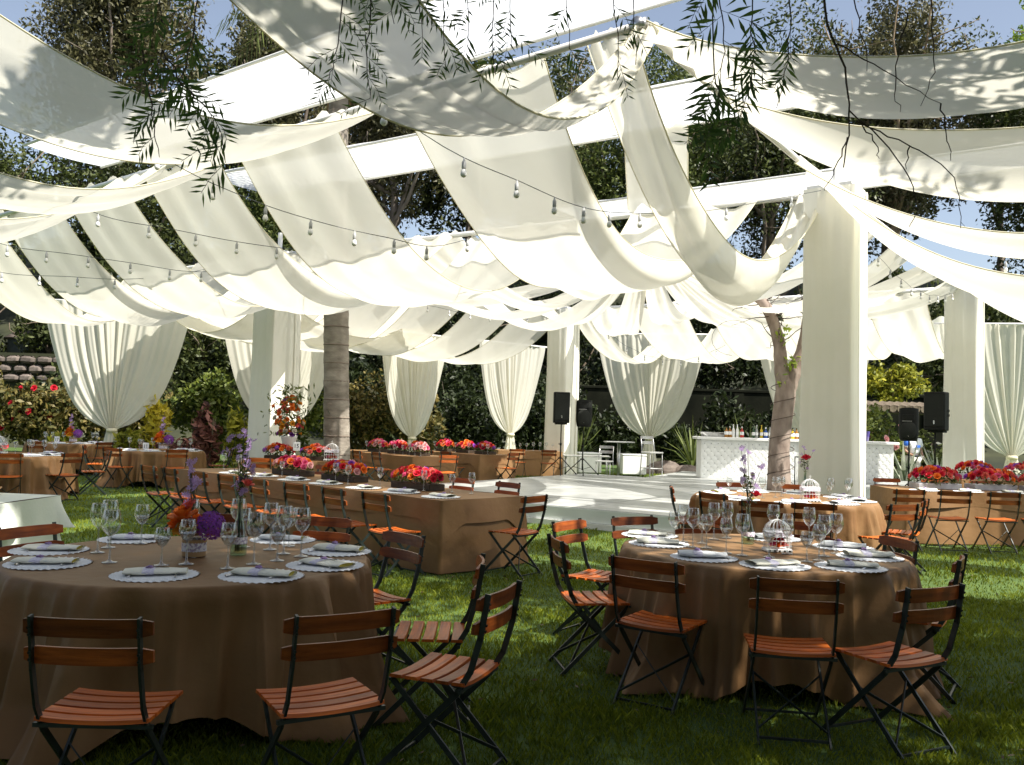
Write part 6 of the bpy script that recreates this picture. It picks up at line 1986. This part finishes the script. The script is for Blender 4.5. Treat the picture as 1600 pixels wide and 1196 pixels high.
# bare forked twig on the right
spray([hp(.86, 3.5), hp(.88, 2.87), hp(.94, 2.66), hp(.97, 2.49), hp(.955, 2.33)], 0, 0, seed=31, thick=.0048, name='bare_twig')
for k, P_ in enumerate([[(.93, 2.70), (1.07, 2.62), (1.24, 2.53)], [(.97, 2.50), (1.11, 2.36), (1.17, 2.23), (1.15, 2.16)], [(.99, 2.47), (1.15, 2.40), (1.28, 2.31), (1.30, 2.16)],
                        [(.965, 2.42), (.93, 2.33), (.90, 2.26)], [(1.14, 2.80), (1.10, 2.60), (1.12, 2.5)], [(1.2, 2.9), (1.22, 2.66), (1.18, 2.52)], [(1.24, 2.53), (1.26, 2.44), (1.27, 2.36)],
                        [(1.0, 2.47), (1.05, 2.40), (1.06, 2.36)], [(1.15, 2.40), (1.14, 2.33)], [(.96, 2.9), (1.0, 2.75), (1.02, 2.62)]]):
    spray([hp(a, b) for a, b in P_], 0, 0, seed=32 + k, thick=.0024, name='bare_twig')
tag(root, 'pepper tree whose leafy sprays and bare twigs hang into the top of the photo', 'tree')

# ------------------------------------------------------------------ grass blades
def blades(y0, y1, dens, hgt, wid):
    xm = .62 * y1 + 1.8
    n = int(dens * (2 * xm) * (y1 - y0))
    x = (RNG.random(n) * 2 - 1) * xm; y = y0 + RNG.random(n) * (y1 - y0)
    k = np.abs(x) < .62 * y + 1.8
    # keep off the platforms
    rx, ry = x - P0.x, y - P0.y
    a = (rx * VD.x + ry * VD.y); b = (rx * UD.x + ry * UD.y)
    k &= ~((a > -.06) & (a < 6.76) & (b > -.06) & (b < 8.66))
    bx_, by_ = x - 3.05, y - 21.9
    det = BX.x * BY.y - BX.y * BY.x
    a = (bx_ * BY.y - by_ * BY.x) / det; b = (by_ * BX.x - bx_ * BX.y) / det
    k &= ~((a > -.06) & (a < 9.06) & (b > -.06) & (b < 5.26))
    x, y = x[k], y[k]; n = len(x)
    th = RNG.random(n) * 2 * PI
    clump = .75 + .35 * np.sin(x * 2.3 + np.sin(y * 1.7)) * np.sin(y * 2.9) + .25 * np.sin(x * 7.1) * np.sin(y * 6.3)
    h = hgt * (.55 + .7 * RNG.random(n)) * np.clip(clump, .45, 1.25)
    lean = h * (.25 + .7 * RNG.random(n)); la = RNG.random(n) * 2 * PI
    dx, dy = np.cos(th) * wid / 2, np.sin(th) * wid / 2
    z0 = np.zeros(n) - .004
    V_ = np.stack([np.stack([x - dx, y - dy, z0], 1), np.stack([x + dx, y + dy, z0], 1),
                   np.stack([x + dx * .8 + np.cos(la) * lean * .4, y + dy * .8 + np.sin(la) * lean * .4, h * .62], 1),
                   np.stack([x + np.cos(la) * lean, y + np.sin(la) * lean, h], 1)], 1)
    tint = np.clip(.5 + .22 * np.sin(x * 1.3 + 2) * np.sin(y * 1.1) + RNG.normal(0, .2, n), 0, 1)
    return V_, tint
parts = [blades(2.2, 5.0, 4000, .050, .0055), blades(5.0, 9.0, 2000, .048, .0075), blades(9.0, 15.0, 650, .050, .012), blades(15.0, 30.0, 170, .055, .026)]
me = quads_mesh('grass', np.concatenate([p[0] for p in parts]), 'grass', np.concatenate([p[1] for p in parts]))
g = link('grass', me); g['kind'] = 'stuff'

n = 900
fx = RNG.uniform(-7, 8, n); fy = RNG.uniform(2.4, 11.5, n)
rx, ry = fx - P0.x, fy - P0.y
a_ = rx * VD.x + ry * VD.y; b_ = rx * UD.x + ry * UD.y
k = ~((a_ > -.1) & (b_ > -.1) & (a_ < 6.8))
fp = np.stack([fx[k], fy[k], RNG.uniform(.03, .05, k.sum())], 1)
fl = leaves('fallen_leaves', fp, .045, .014, 'leaf_frond', flat=.8); fl['kind'] = 'stuff'
